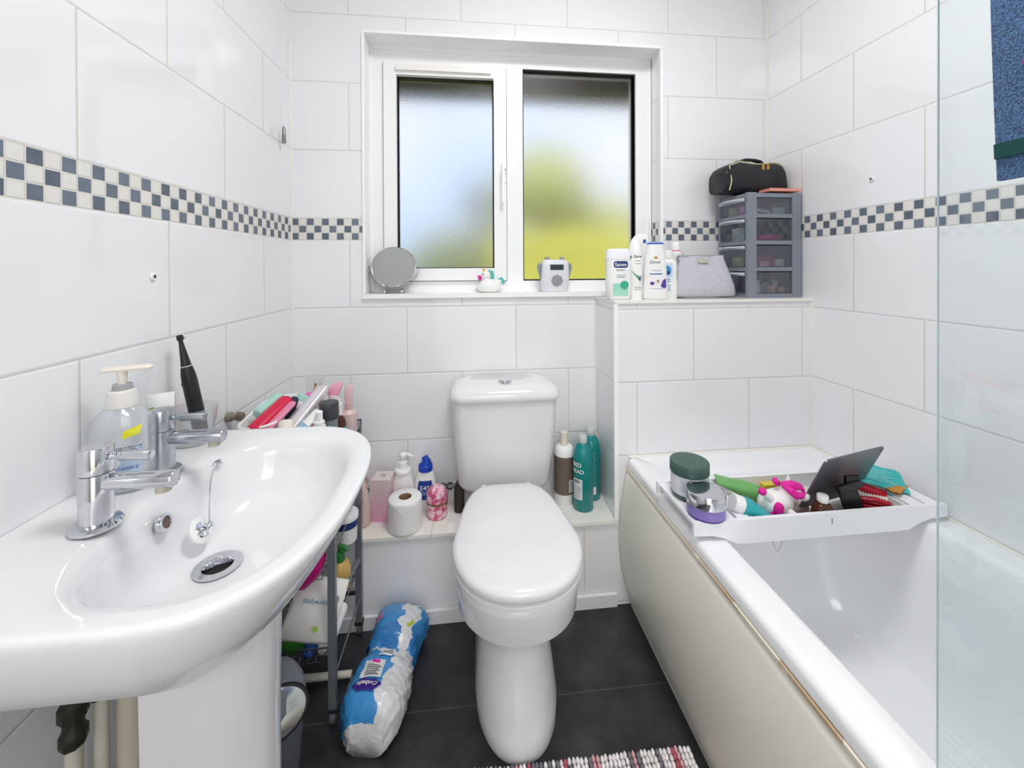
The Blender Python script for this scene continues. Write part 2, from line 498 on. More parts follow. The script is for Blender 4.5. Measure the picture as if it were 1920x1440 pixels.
# rounded white edge trim round the window reveal
b = MB()
e = 0.007
b.box(WXL - 0.004, WXL + 0.006, -e, 0.01, WZ0 + .0065, WZ1 - 0.0065); b.box(WXR - 0.006, WXR + 0.004, -e, 0.01, WZ0 + .0065, WZ1 - 0.0065)
b.box(WXL - 0.004, WXR + 0.004, -e, 0.01, WZ1 - 0.006, WZ1 + 0.004)
b.box(WXL - 0.006, WXR + 0.006, -0.012, 0.105, WZ0 - 0.010, WZ0 + 0.006)
b.box(WXL + 0.0005, WXL + 0.003, 0.0105, 0.105, WZ0 + .0065, WZ1 - .0035)
b.box(WXL, WXR, 0.0105, 0.105, WZ1 - 0.003, WZ1 - .0005)
struct(b.build('trim_5', trimm, bevel=0.002))

# ---- the window
def frame_box(b, x0, x1, z0, z1, w, y0, y1, wb=None):
    wb = wb or w
    b.box(x0, x0 + w, y0, y1, z0, z1); b.box(x1 - w, x1, y0, y1, z0, z1)
    b.box(x0 + w, x1 - w, y0, y1, z0, z0 + wb); b.box(x0 + w, x1 - w, y0, y1, z1 - w, z1)
win = bpy.data.objects.new('window_1', None); COL.objects.link(win); struct(win)
win.location = (0.809, 0.12, WZ0)
def wl(b, name, m, **k):
    for i, v in enumerate(b.v): b.v[i] = v - Vector(win.location)
    return b.build(name, m, win, **k)
b = MB()
b.box(WXL + .003, 0.300, 0.088, 0.16, WZ0 + .006, WZ1 - .003); b.box(1.303, WXR - .003, 0.088, 0.16, WZ0 + .006, WZ1 - .003)
b.box(0.300, 1.303, 0.088, 0.16, WZ0 + .006, 1.070); b.box(0.300, 1.303, 0.088, 0.16, 1.909, WZ1 - .003)
b.box(0.774, 0.838, 0.088, 0.16, 1.070, 1.909)
wl(b, 'window_frame', PVC, bevel=0.003)
b = MB(); frame_box(b, WXL + .003, WXR - .003, WZ0 + .006, WZ1 - .003, 0.014, 0.083, 0.0885)
wl(b, 'frame_bead', PVC, bevel=0.002)
b = MB(); frame_box(b, 0.304, 0.771, 1.073, 1.907, 0.048, 0.074, 0.14)
wl(b, 'casement_frame', PVC, bevel=0.004)
gk = mat('black_gasket', '#1b1f26', 0.6)
b = MB(); frame_box(b, 0.300, 0.774, 1.070, 1.9095, 0.005, 0.0875, 0.09)
frame_box(b, 0.350, 0.725, 1.119, 1.861, 0.005, 0.094, 0.13)
frame_box(b, 0.8365, 1.3045, 1.0685, 1.9105, 0.006, 0.0955, 0.13)
wl(b, 'gasket', gk)
def frosted():
    m = bpy.data.materials.new('frosted_glass'); m.use_nodes = True
    t = m.node_tree; p = t.nodes['Principled BSDF']
    p.inputs['Base Color'].default_value = (0.97, 0.97, 0.97, 1)
    p.inputs['Transmission Weight'].default_value = 1
    p.inputs['Roughness'].default_value = 0.32
    p.inputs['IOR'].default_value = 1.3
    tcn = t.nodes.new('ShaderNodeTexCoord'); v = t.nodes.new('ShaderNodeTexVoronoi'); v.inputs['Scale'].default_value = 260
    t.links.new(tcn.outputs['Object'], v.inputs['Vector'])
    bp = t.nodes.new('ShaderNodeBump'); bp.inputs['Distance'].default_value = 0.0004; bp.inputs['Strength'].default_value = 0.8
    t.links.new(v.outputs['Distance'], bp.inputs['Height']); t.links.new(bp.outputs[0], p.inputs['Normal'])
    return m
FROST = frosted()
wl(MB().box(0.352, 0.723, 0.108, 0.112, 1.121, 1.859), 'pane', FROST)
wl(MB().box(0.838, 1.303, 0.108, 0.112, 1.070, 1.909), 'pane', FROST)
b = MB().box(0.352, 0.712, 0.062, 0.074, 1.872, 1.894)
wl(b, 'trickle_vent', mat('vent_cream', '#f7f4ef', 0.35), bevel=0.004)
b = MB().box(0.752, 0.769, 0.060, 0.075, 1.455, 1.535)
b.box(0.757, 0.768, 0.045, 0.062, 1.485, 1.51)
b.box(0.751, 0.762, 0.040, 0.050, 1.375, 1.51)
h = wl(b, 'window_handle', PVC, bevel=0.003)
hb = MB().lathe([(0.004, 0), (0.004, 0.002)], 12, M=Tr(0.762 - .809, 0.0445 - .12, 1.498 - WZ0) @ Rx(PI / 2)).build('handle_lock', DKMETAL, h)

# ---- outdoors, seen only through the frosted glass
struct(MB().box(WXL - .0, WXR + .0, 0.165, 0.249, 1.862, WZ1 + .0).build('trim_8', mat('lintel_brown', '#4a3f38', 0.8)))
soffit = MB().box(-0.6, 2.4, 0.26, 0.58, 2.00, 2.12).box(-0.6, 2.4, 0.50, 0.60, 1.975, 2.10)
tag(soffit.build('roof_eaves', mat('eaves_brown', '#3a332c', 0.8)), 'dark brown roof eaves above the frosted window, outside', 'eaves')
gm = mat('lawn_green', '#93a04e', 0.9, vary=0.35, bscale=1.5)
struct(MB().box(-14, 16, 0.3, 30, -0.75, -0.6).build('ground', gm))
def blob(b, c, r, seed, sc=1.0):
    rnd = random.Random(seed)
    k = len(b.v); b.ball(c, r, 20, 14)
    ph = [rnd.uniform(0, 6.3) for _ in range(6)]
    C = Vector(c)
    for i in range(k, len(b.v)):
        d = b.v[i] - C
        n = 0.5 * math.sin(d.x * 3 * sc + ph[0]) + 0.5 * math.sin(d.y * 3.4 * sc + ph[1]) + 0.5 * math.sin(d.z * 3.7 * sc + ph[2]) + 0.3 * math.sin((d.x + d.z) * 9 * sc + ph[3])
        b.v[i] = C + d * (1 + 0.12 * n)
leafA = mat('leaf_yellow_green', '#b7b862', 0.8, vary=0.4, bscale=5, bump=0.05)
leafB = mat('leaf_dull_green', '#868c5e', 0.8, vary=0.4, bscale=5, bump=0.05)
bark = mat('bark', '#5b4a3a', 0.9, bump=0.01)
def tree(loc, r, h, m, label, seed):
    t = thing('garden_tree', label, 'tree', loc)
    b = MB(); blob(b, (0, 0, h), r, seed); blob(b, (r[0] * .5, 0.1, h - r[2] * .35), tuple(x * .75 for x in r), seed + 1); blob(b, (-r[0] * .55, 0, h - r[2] * .4), tuple(x * .7 for x in r), seed + 2)
    b.build('foliage', m, t)
    MB().tube([(0, 0, 0), (0.05, 0, h * .5), (0, 0, h)], [0.12, 0.09, 0.05], 10).build('trunk', bark, t)
tree((1.75, 4.6, -0.6), (0.62, 0.6, 0.55), 2.95, leafA, 'yellow green tree blurred behind the left part of the right frosted pane', 3)
tree((3.1, 5.2, -0.6), (0.8, 0.7, 0.7), 2.1, leafA, 'lower yellow green tree blurred behind the right edge of the window', 8)
tree((0.55, 8.5, -0.6), (1.6, 1.2, 1.0), 1.5, leafB, 'low dull green tree blurred at the foot of the left frosted pane', 11)
b = MB().box(0.9, 6.0, 2.55, 3.25, -0.6, 1.35)
for i in range(9): blob(b, (1.25 + i * .55, 2.9, 1.3), (.42, .38, .22), 40 + i, 2)
tag(b.build('hedge', mat('hedge_yellow', '#d2cd55', 0.85, vary=0.35, bscale=6, bump=0.04)), 'bright yellow green hedge low behind the right frosted pane', 'hedge')

t = thing('distant_house', 'pale grey rendered house blurred far beyond the middle of the window', 'house', (2.1, 13.5, -0.6))
MB().box(-1.4, 1.4, -1.5, 1.5, 0, 3.6).build('house_wall', mat('grey_render', '#b9bcc0', 0.9, vary=.1, bscale=2), t)
MB().add([(-1.6, -1.7, 3.6), (1.6, -1.7, 3.6), (1.6, 1.7, 3.6), (-1.6, 1.7, 3.6), (-1.6, 0, 4.7), (1.6, 0, 4.7)], [(0, 1, 5, 4), (2, 3, 4, 5), (0, 4, 3), (1, 2, 5), (0, 3, 2, 1)]).build('house_roof', mat('slate_roof', '#6d6a6c', 0.8), t)
for x in (-.7, .7): MB().box(x - .35, x + .35, -1.54, -1.5, 1.9, 2.9).build('house_window', mat('far_glass', '#4c5660', 0.2), t)

# ---- ceiling lamp (the room's own light, above and behind the view)
t = thing('ceiling_lamp', 'round white ceiling lamp above the bathroom floor', 'lamp', (0.95, -0.95, 2.42))
MB().lathe([(0.19, -0.001), (0.19, -0.02), (0.175, -0.028)], 40).build('lamp_base', PLW, t)
MB().lathe([(0.170, -0.028), (0.165, -0.034)], 40).build('lamp_shade', mat('lamp_glass', '#ffffff', 0.5), t)
ld = bpy.data.lights.new('lamp_light', 'AREA'); ld.shape = 'DISK'; ld.size = 0.5; ld.energy = 13; ld.color = (1.0, 1.0, 1.0)
lo = bpy.data.objects.new('lamp_light', ld); COL.objects.link(lo); lo.location = (0.95, -0.95, 2.375)
# ================================================================ toilet
tl = thing('toilet', 'white close-coupled toilet with its lid down under the window', 'toilet', (0.738, -0.42, 0))
LX, LY = 0.738, -0.42
def egg(hw, yf, yb, z, back=0.72, seg=96, n=2.15, cx=0.0, qq=4.6):
    """egg outline, round at the front (-Y), squarer and narrower at the back"""
    ym = yf + (yb - yf) * 0.40
    pts = []
    for i in range(seg):
        a = 2 * PI * i / seg
        c, s = math.cos(a), math.sin(a)
        if s < 0:
            x = hw * spow(c, 2 / n); y = ym + (ym - yf) * spow(s, 2 / n)
        else:
            q = qq
            y = ym + (yb - ym) * spow(s, 2 / q); x = hw * spow(c, 2 / q)
            tt = (y - ym) / (yb - ym)
            x *= 1 - (1 - back) * tt ** 1.05
        pts.append((cx + x, y, z))
    return pts
def E_(hw, yf, yb, z, back=0.72, n=2.15): return egg(hw, yf - LY, yb - LY, z, back, n=n)
b = MB()
prof = [(.100, -.610, -.216, 0, .95), (.104, -.612, -.216, .012, .95), (.105, -.606, -.216, .05, .95), (.098, -.575, -.216, .11, .95), (.091, -.545, -.216, .165, .95),
        (.090, -.540, -.216, .205, .95), (.100, -.563, -.216, .235, .92), (.118, -.600, -.216, .262, .90), (.134, -.627, -.216, .285, .86), (.142, -.640, -.216, .302, .84), (.1435, -.644, -.216, .308, .84), (.151, -.656, -.216, .312, .83), (.153, -.664, -.216, .345, .80),
        (.156, -.670, -.212, .380, .78), (.156, -.670, -.20, .392, .76), (.150, -.664, -.20, .398, .76)]
b.loft([E_(*p) for p in prof])
b.build('bowl', WHITE, tl, angle=50)
# shelf of the pan that carries the cistern
b = MB().box(-.105, .105, -.24 - LY, -.012 - LY, .310, .372)
b.build('pan_shelf', WHITE, tl, bevel=0.012, bseg=3)
b = MB()
b.loft([E_(.155, -.672, -.245, .400, .74), E_(.160, -.677, -.240, .404, .74), E_(.160, -.677, -.240, .412, .74), E_(.153, -.668, -.243, .4165, .74)])
b.build('seat', WHITE, tl, angle=50)
b = MB()
b.loft([E_(.150, -.665, -.245, .4195, .74), E_(.1605, -.678, -.236, .424, .74), E_(.1610, -.679, -.234, .433, .74), E_(.158, -.675, -.238, .441, .74), E_(.148, -.660, -.25, .4462, .74), E_(.10, -.60, -.29, .450, .74), E_(.03, -.50, -.38, .4515, .74)])
b.build('lid', WHITE, tl, angle=50)
for s in (-1, 1):
    MB().lathe([(0.012, 0.392), (0.012, 0.424), (0.009, 0.428)], 16, cx=s * .07, cy=-.222 - LY).build('hinge', PLW, tl)
# cistern
b = MB()
cyb = -0.012 - LY
def cr_(w0, w1, yf, z, r): return rrect(w0, w1, yf - LY, cyb, r, z, 6)
b.loft([cr_(-.136, .138, -.148, .374, .05), cr_(-.148, .150, -.164, .381, .05), cr_(-.156, .159, -.172, .400, .045), cr_(-.164, .168, -.178, .50, .04), cr_(-.170, .176, -.182, .60, .035), cr_(-.172, .178, -.184, .682, .032)])
ci = b.build('cistern', WHITE, tl, angle=50)
b = MB()
b.loft([cr_(-.177, .184, -.190, .681, .04), cr_(-.180, .188, -.194, .687, .042), cr_(-.180, .188, -.194, .699, .042), cr_(-.174, .181, -.186, .716, .045), cr_(-.160, .167, -.170, .726, .05), cr_(-.12, .125, -.13, .731, .05)])
b.build('cistern_lid', WHITE, tl, angle=50)
b = MB().lathe([(0.023, .729), (0.023, .735), (0.021, .737), (0.0185, .737), (0.018, .7355), (0.017, .7355), (0.0165, .7385), (0.006, .7395)], 28, cx=0.006, cy=-.125 - LY)
lab(b.build('flush_button', CHROME, tl), 'round chrome flush button')

# inlet pipe with valve beside the cistern
t = thing('water_inlet_pipe', 'short grimy pipe and valve running along the ledge left of the cistern', 'pipe', (0.52, -0.05, 0.345))
oldp = mat('grimy_pipe', '#8f897c', 0.5, vary=0.3, bscale=50)
MB().tube([(-0.05, 0.04, -.0), (-0.03, 0.0, 0), (0.055, 0, 0), (0.085, 0, 0.01), (0.09, 0, 0.05)], 0.0075, 10).build('pipe', oldp, t)
MB().lathe([(.012, 0), (.012, .012), (.009, .013), (.009, .024), (.013, .025), (.013, .04)], 8, M=Tr(0.0, 0, 0) @ Ry(PI / 2)).build('valve', DKMETAL, t)
t = MB().tube([(0, 0, 0), (0, 0.0, 0.075), (.01, 0, .10)], 0.018, 12).build('overflow_pipe', mat('dark_pipe', '#3b342e', 0.6), loc=(0.586, -0.10, 0.285))
tag(t, 'short dark pipe stub under the left end of the toilet cistern', 'pipe')

# ================================================================ washbasin
BX, BYc = 0.0, -0.82
wb = thing('washbasin', 'white pedestal washbasin fixed to the left wall', 'basin', (0.22, BYc, 0.77))
SEG = 112
def rad(a, hx, hy, n):
    c, s = abs(math.cos(a)), abs(math.sin(a))
    return 1.0 / ((c / hx) ** n + (s / hy) ** n) ** (1 / n)
C0 = 0.25 - 0.22
def outer(a):
    if math.cos(a) >= 0: r = rad(a, 0.192, 0.264, 2.55)
    else: r = rad(a, 0.2485, 0.264, 16)
    return r
def ringO(sc, z, cx=0.0, zf=None, sx=None):
    pts = []
    for i in range(SEG):
        a = 2 * PI * i / SEG; r = outer(a)
        x = r * math.cos(a); y = r * math.sin(a)
        if x < 0: X = x          # keep the back against the wall
        else: X = x * (sx or sc)
        if x < 0: Y = y * (sc if abs(y) > .0 else 1)
        else: Y = y * sc
        pts.append((C0 + X, Y, z if zf is None else z + zf(C0 + X, Y)))
    return pts
IX, IY = 0.262 - 0.22, -0.005
def ringI(sc, z, n=2.7, hx=0.140, hy=0.215, dx=0, dy=0):
    pts = []
    for i in range(SEG):
        a = 2 * PI * i / SEG; r = rad(a, hx * sc, hy * sc, n)
        pts.append((IX + dx + r * math.cos(a), IY + dy + r * math.sin(a), z))
    return pts
def lerp(A, B, t): return [tuple(p + (q - p) * t for p, q in zip(u, v)) for u, v in zip(A, B)]
def cosb(A, B, t): return lerp(A, B, t)
b = MB()
rO = ringO(0.985, 0.0)
inner = ringI(1.0, -0.008)
rings = []
for sc, sx, z in ((.42, .30, -.155), (.60, .44, -.145), (.76, .58, -.124), (.88, .72, -.094), (.95, .84, -.062), (.985, .93, -.034), (1.0, .985, -.014), (.998, .995, -.006), (.990, .990, -.001)):
    rings.append(ringO(sc, z, sx=sx))
rings.append(ringO(.975, .0005))
rings.append([(x, y, .000) for x, y, _ in lerp(rO, inner, .22)])
rings.append([(x, y, -.001) for x, y, _ in lerp(rO, inner, .55)])
rings.append([(x, y, -.003) for x, y, _ in lerp(rO, inner, .85)])
rings.append(inner)
for sc, z, dx in ((.975, -.014, 0), (.94, -.030, 0), (.88, -.060, -.002), (.80, -.088, -.006), (.68, -.108, -.014), (.50, -.120, -.024), (.32, -.126, -.034)):
    rings.append(ringI(sc, z, 2.6, dx=dx, dy=.0))
rings.append([(-.006 + .022 * math.cos(2 * PI * i / SEG), .008 + .022 * math.sin(2 * PI * i / SEG), -.129) for i in range(SEG)])
rings.append([(-.006 + .021 * math.cos(2 * PI * i / SEG), .008 + .021 * math.sin(2 * PI * i / SEG), -.150) for i in range(SEG)])
b.loft(rings)
b.build('bowl', WHITE, wb, angle=60)
b = MB()
n_ = 36
def rg(r, z): return [(-.006 + r * math.cos(2 * PI * i / n_), .008 + r * math.sin(2 * PI * i / n_), z) for i in range(n_)]
b.loft([rg(.034, -.1262), rg(.0335, -.1235), rg(.022, -.1245), rg(.019, -.130), rg(.019, -.149)], False, True)
lab(b.build('drain', CHROME, wb), 'chrome ring of the plughole')
MB().loft([rg(.0188, -.147), rg(.0188, -.1485)]).build('drain_hole', mat('drain_dark', '#2b211b', 0.7), wb)
# overflow in the back wall of the bowl (faces +X and up)
M = Tr(0.1455 - 0.22, -0.006, -0.042) @ Ry(math.radians(74))
M = M @ Matrix.Diagonal((.8, .8, .6, 1))
b = MB().lathe([(.0165, -.010), (.0165, .002), (.0155, .0045), (.0115, .0045), (.0105, .001), (.0105, -.010)], 28, M=M)
lab(b.build('overflow', CHROME, wb), 'chrome overflow ring')
MB().lathe([(.0105, -.001), (.0105, .0005)], 20, M=M).build('overflow_hole', mat('drain_dark2', '#6a5a50', 0.6), wb)
# hook for the plug chain
b = MB().ball((.140 - .22, .128, -.020), .009).tube([(.138 - .22, .128, -.014), (.150 - .22, .128, -.008), (.154 - .22, .124, -.012)], .003, 8)
b.build('chain_stay', CHROME, wb)

# pedestal: a half-round shell, open at the back
pd = MB()
def ped(sx, sy, z, th=0.0):
    o = []
    for i in range(25):
        a = -PI / 2 + PI * i / 24
        o.append((max(0, 1) * ((.137 * sx - th) * spow(math.cos(a), 0.85)), (.090 * sy - th) * spow(math.sin(a), 0.9), z))
    return o
rr = []
for sx, sy, z in ((1.04, 1.06, 0), (1.03, 1.05, .02), (1, 1, .06), (1, 1, .40), (1.02, 1.03, .56), (1.04, 1.06, .611)):
    A = ped(sx, sy, z); B = list(reversed(ped(sx, sy, z, .010)))
    rr.append(A + B)
pd.loft(rr)
o = pd.build('washbasin_pedestal', WHITE, loc=(0.168, -0.820, 0), angle=50)
tag(o, 'white half-round pedestal standing under the washbasin', 'pedestal')

# pipes behind the pedestal
cu = mat('painted_pipe', '#cfcabd', 0.5, vary=0.15, bscale=30)
dkv = mat('tarnished_brass', '#35352f', 0.45, metal=0.5, bump=0.002, bscale=60)
for i, (x, y, r, zt, lb) in enumerate(((0.050, -0.868, .010, .46, 'painted supply pipe with tarnished valve, left one under the washbasin'),
                                      (0.062, -0.838, .009, .50, 'painted supply pipe with tarnished valve, right one under the washbasin'))):
    t = thing('supply_pipe', lb, 'pipe', (x, y, 0), group=None)
    MB().tube([(0, 0, 0.0), (0, 0, zt)], r, 12).build('pipe', cu, t)
    MB().lathe([(.014, zt - .02), (.016, zt - .015), (.016, zt), (.012, zt + .005), (.012, zt + .02), (.017, zt + .022), (.017, zt + .04), (.012, zt + .045), (.011, zt + .10)], 8).build('valve', dkv, t)
t = MB().tube([(0.088, -0.815, 0.0), (0.088, -0.815, .45), (0.10, -.815, .54), (.15, -.815, .60)], 0.019, 16).build('waste_pipe', mat('waste_pipe', '#c9c2b1', 0.45, vary=.1))
tag(t, 'thick cream waste pipe behind the washbasin pedestal', 'pipe')

# taps
def tap(x, y, label, ch, drip):
    t = thing('basin_tap', label, 'tap', (x, y, 0.770))
    b = MB().lathe([(.0285, -.0005), (.0285, .003), (.026, .006), (.0195, .007)], 36)
    b.build('tap_base', ch, t)
    b = MB().lathe([(.0188, .007), (.0186, .0725), (.0182, .074)], 36); b.build('tap_body', ch, t)
    b = MB().lathe([(.0186, .0752), (.0190, .0765), (.0190, .108), (.018, .110)], 36); b.build('tap_head', ch, t)
    b = MB().lathe([(.0115, 0), (.0115, .088), (.0105, .0895), (.0095, .0885)], 28, M=Tr(.012, 0, .060) @ Ry(PI / 2))
    sp = b.build('spout', ch, t)
    b = MB().lathe([(.0095, -.017), (.0095, -.012), (.0095, 0)], 20, M=Tr(.086, 0, .060))
    b.build('nozzle', mat('limescale', '#b9b5a6', 0.6, vary=.3, bscale=120), sp)
    b = MB().tube([(.017, 0, .094), (.032, 0, .095)], .0035, 10)
    b.lathe([(.0055, 0), (.0068, .002), (.0068, .040), (.005, .042)], 18, M=Tr(.030, 0, .095) @ Ry(PI / 2))
    b.build('lever', ch, t)
CH2 = mat('watermarked_chrome', '#b9bcc2', 0.22, metal=1.0, vary=.12, bscale=70)
tap(0.105, -0.895, 'shiny chrome basin tap, nearer the camera, without watermarks', CHROME, 0)
tap(0.086, -0.745, 'chrome basin tap dulled by watermarks, next to the tumbler', CH2, 1)

# plug hanging in the bowl on its bead chain
t = thing('basin_plug', 'white and chrome basin plug hanging on a bead chain from its stay', 'plug', (0.172, -0.785, 0.687))
M = Ry(math.radians(60))
b = MB().lathe([(.018, -.004), (.021, -.003), (.0215, .001), (.018, .003)], 28, M=M); b.build('plug_body', PLW, t)
b = MB().lathe([(.013, .003), (.012, .0045), (.004, .006), (.004, .010)], 24, M=M).ball((.014, 0, .008), .006); b.build('plug_cap', CHROME, t)
pts = []
for k in range(46):
    s = k / 45
    p0, p1, p2 = Vector((.014, 0, .012)), Vector((-.005, .03, .09)), Vector((-.022, .088, .072))
    p = p0 * (1 - s) ** 2 + p1 * 2 * s * (1 - s) + p2 * s * s
    pts.append(p)
b = MB()
for p in pts: b.ball(p, .0016, 6, 4)
b.build('bead_chain', CHROME, t)

# ================================================================ bath
ACR = mat('bath_acrylic', '#f0f1f3', 0.14, coat=0.2)
RZ = 0.490
bt = thing('bathtub', 'white bathtub with curved cream side panel along the right wall', 'bathtub', (1.47, -0.95, 0))
X0, X1, Y0, Y1 = 1.142 - 1.47, WX - .002 - 1.47, -1.92 + .95, -.213 + .95
b = MB(); K = 8
def R(i, z, r, dx0=0, dx1=0, dy0=0, dy1=0): return rrect(X0 + i + dx0, X1 - i * .0 - dx1, Y0 + i + dy0, Y1 - i * .0 - dy1, r, z, K)
def Rin(z, l, rt, nr, fr, r): return rrect(X0 + l, X1 - rt, Y0 + nr, Y1 - fr, r, z, K)
b.loft([R(.004, RZ - .030, .01), R(0, RZ - .028, .012), R(0, RZ - .012, .014), R(.003, RZ - .004, .016), R(.010, RZ, .02),
        Rin(RZ - .0005, .045, .04, .10, .08, .06), Rin(RZ - .001, .066, .058, .17, .105, .16), Rin(RZ - .004, .074, .066, .18, .115, .17), Rin(RZ - .014, .080, .074, .19, .125, .17),
        Rin(.38, .092, .088, .21, .160, .17), Rin(.22, .105, .10, .24, .22, .16), Rin(.14, .125, .12, .28, .27, .14), Rin(.115, .16, .15, .33, .32, .12), Rin(.108, .24, .24, .5, .5, .08)], cap0=False)
b.build('tub', ACR, bt, angle=60)
# bath plug chain hanging from under the caddy
t = thing('bath_plug_chain', 'thin bead chain looping down below the bath caddy', 'chain', (1.368, -0.60, 0.450))
b = MB()
for k in range(41):
    s = k / 40 * 2 - 1
    b.ball((.017 * s, 0.0, .045 * s * s - .02), .0014, 6, 4)
b.build('chain', CHROME, t)
# front panel and the packer strip above it
PN = mat('bath_panel_cream', '#e6e3d8', 0.33, vary=0.04, bscale=6)
prof = [(1.150, .452), (1.143, .448), (1.136, .43), (1.118, .33), (1.112, .23), (1.120, .13), (1.143, .04), (1.152, .012), (1.152, .001)]
def pan(y): 
    return [(x, y, z) for x, z in prof] + [(x + .008, y, z) for x, z in reversed(prof)]
b = MB().loft([pan(-1.92), pan(-1.2), pan(-.218)])
for i, v in enumerate(b.v): b.v[i] = v - Vector((1.47, -.95, 0))
lab(b.build('side_panel', PN, bt, angle=60), 'curved cream side panel')
def stain():
    m = mat('packer_cream', '#e7dfcf', 0.5); t = m.node_tree; p = t.nodes['Principled BSDF']; N = NB(t)
    tcn = t.nodes.new('ShaderNodeTexCoord'); sp = t.nodes.new('ShaderNodeSeparateXYZ'); t.links.new(tcn.outputs['Object'], sp.inputs[0])
    n = t.nodes.new('ShaderNodeTexNoise'); n.inputs['Scale'].default_value = 14; n.inputs['Detail'].default_value = 6; t.links.new(tcn.outputs['Object'], n.inputs['Vector'])
    f = N.m('MULTIPLY', N.m('MINIMUM', 1.0, N.m('MAXIMUM', 0.0, N.m('MULTIPLY', N.m('SUBTRACT', -0.50, sp.outputs[1]), 4.0))), N.m('MULTIPLY', N.m('GREATER_THAN', n.outputs[0], 0.46), 1.0))
    t.links.new(N.mix(N.m('MULTIPLY', f, N.m('MULTIPLY', n.outputs[0], 1.3)), lin('#e6dfce'), lin('#b08a5e')), p.inputs['Base Color'])
    return m
o = MB().box(1.1385, 1.160, -1.92, -.222, .4525, .4585).build('trim_6', stain()); struct(o)
b = MB()
b.tube([(1.150, BY - .001, RZ + .001), (WX - .002, BY - .002, RZ + .001)], .005, 6)
b.tube([(WX - .001, BY - .001, RZ + .001), (WX - .001, -1.9, RZ + .001)], .005, 6)
struct(b.build('trim_7', CREAM))

# glass screen
GL = clear_material('screen_glass', '#fafdfd', gloss=0.05, rough=0.01)
GE = mat('glass_edge', '#d6e6ee', 0.15, spec=0.6)
t = thing('shower_screen', 'clear glass shower screen standing on the outer rim of the bath', 'shower screen', (1.181, -1.45, RZ))
MB().box(-.0012, .0012, -.42, .363, .004, 1.46).build('glass_panel', GL, t)
MB().box(-.0012, .0012, .3632, .3642, .004, 1.46).build('glass_edge', GE, t)
MB().box(-.004, .004, -.42, .365, 0.0, .0038).build('seal_strip', mat('clear_seal', '#dfe4e4', 0.3), t)

# blue towel hung over the screen
def terry():
    m = bpy.data.materials.new('blue_terry'); m.use_nodes = True
    t = m.node_tree; p = t.nodes['Principled BSDF']; p.inputs['Roughness'].default_value = 0.95; p.inputs['Sheen Weight'].default_value = 0.2
    tcn = t.nodes.new('ShaderNodeTexCoord'); n = t.nodes.new('ShaderNodeTexNoise'); n.inputs['Scale'].default_value = 520; n.inputs['Detail'].default_value = 5
    t.links.new(tcn.outputs['Object'], n.inputs['Vector'])
    r = t.nodes.new('ShaderNodeValToRGB'); r.color_ramp.elements[0].color = lin('#173a66'); r.color_ramp.elements[0].position = .35
    r.color_ramp.elements[1].color = lin('#5d8fc4'); r.color_ramp.elements[1].position = .68
    t.links.new(n.outputs[0], r.inputs[0]); t.links.new(r.outputs[0], p.inputs['Base Color'])
    bp = t.nodes.new('ShaderNodeBump'); bp.inputs['Distance'].default_value = .004; bp.inputs['Strength'].default_value = 1
    t.links.new(n.outputs[0], bp.inputs['Height']); t.links.new(bp.outputs[0], p.inputs['Normal'])
    return m
TW = terry()
t = thing('bath_towel', 'blue terry towel hanging over the glass shower screen', 'towel', (1.181, -1.28, RZ + 1.46))
b = MB(); rows = []
for i in range(28):
    yy = .132 - .30 * i / 27
    wob = .004 * math.sin(i * .9)
    # profile: down the outer side, over the top, short way down the inside
    sec = []
    for k in range(20):
        s = k / 19; z = -.738 + .738 * s
        sec.append((-.013 - .004 * math.sin(i * .55 + s * 5) - .012 * (1 - s), yy + (-.010 + .020 * s) * max(0, 1 - i / 14), z))
    sec += [(-.010, yy, .012), (0, yy, .017), (.010, yy, .012)]
    for k in range(10): sec.append((.012, yy, -.04 * k))
    th = [(x + (.006 if k < 20 else 0), y, z - (.006 if 19 < k < 23 else 0)) for k, (x, y, z) in enumerate(sec)]
    th = [(x - (.006 if k > 22 else 0), y, z) for k, (x, y, z) in enumerate(th)]
    rows.append(sec + list(reversed(th)))
b.loft(rows)
b.build('towel_cloth', TW, t, angle=70)
hb = []
for r in rows:
    (xa, ya, za), (xb, yb, zb) = r[0], r[1]
    def hp(z, o, a=r[0], c=r[1]):
        q = (z - a[2]) / (c[2] - a[2]); return (a[0] + (c[0] - a[0]) * q + o, a[1] + (c[1] - a[1]) * q, z)
    hb.append([hp(-.716, -.0022), hp(-.701, -.0022), hp(-.701, .001), hp(-.716, .001)])
MB().loft(hb).build('hem_band', mat('hem_green', '#0f4a4a', 0.8), t)
b = MB().tube([(-.029, .098, -.628), (-.029, .085, -.640), (-.029, .078, -.634)], .003, 6); b.build('stitch_mark', MAG, t)
# ================================================================ on the window sill
SZ = WZ0 + .0065
# round mirror on wire feet
t = thing('vanity_mirror', 'round tilting vanity mirror on a thin chrome stand at the left end of the sill', 'mirror', (0.345, 0.040, SZ), 0.06)
M = Tr(0, 0, .098) @ Rx(math.radians(90 - 22)) @ Matrix.Identity(4)
b = MB().lathe([(.078, -.004), (.080, -.003), (.0805, .003), (.078, .0045), (.0775, .003), (.0775, -.003)], 56, M=M)
b.build('mirror_rim', CHROME, t)
MB().lathe([(.0778, -.0025), (.0778, .0028)], 56, M=M).build('mirror_glass', mat('mirror_silver', '#d9dadb', 0.02, metal=1), t)
b = MB()
pts = [(.0 + .091 * math.cos(a), .002, .098 + .088 * math.sin(a)) for a in [PI + PI * k / 24 for k in range(25)]]
b.tube(pts, .0016, 8)
b.tube([(-.098, .002, .098), (-.078, .002, .098)], .0028, 8).tube([(.078, .002, .098), (.094, .002, .098)], .0022, 8)
b.build('yoke', CHROME, t)
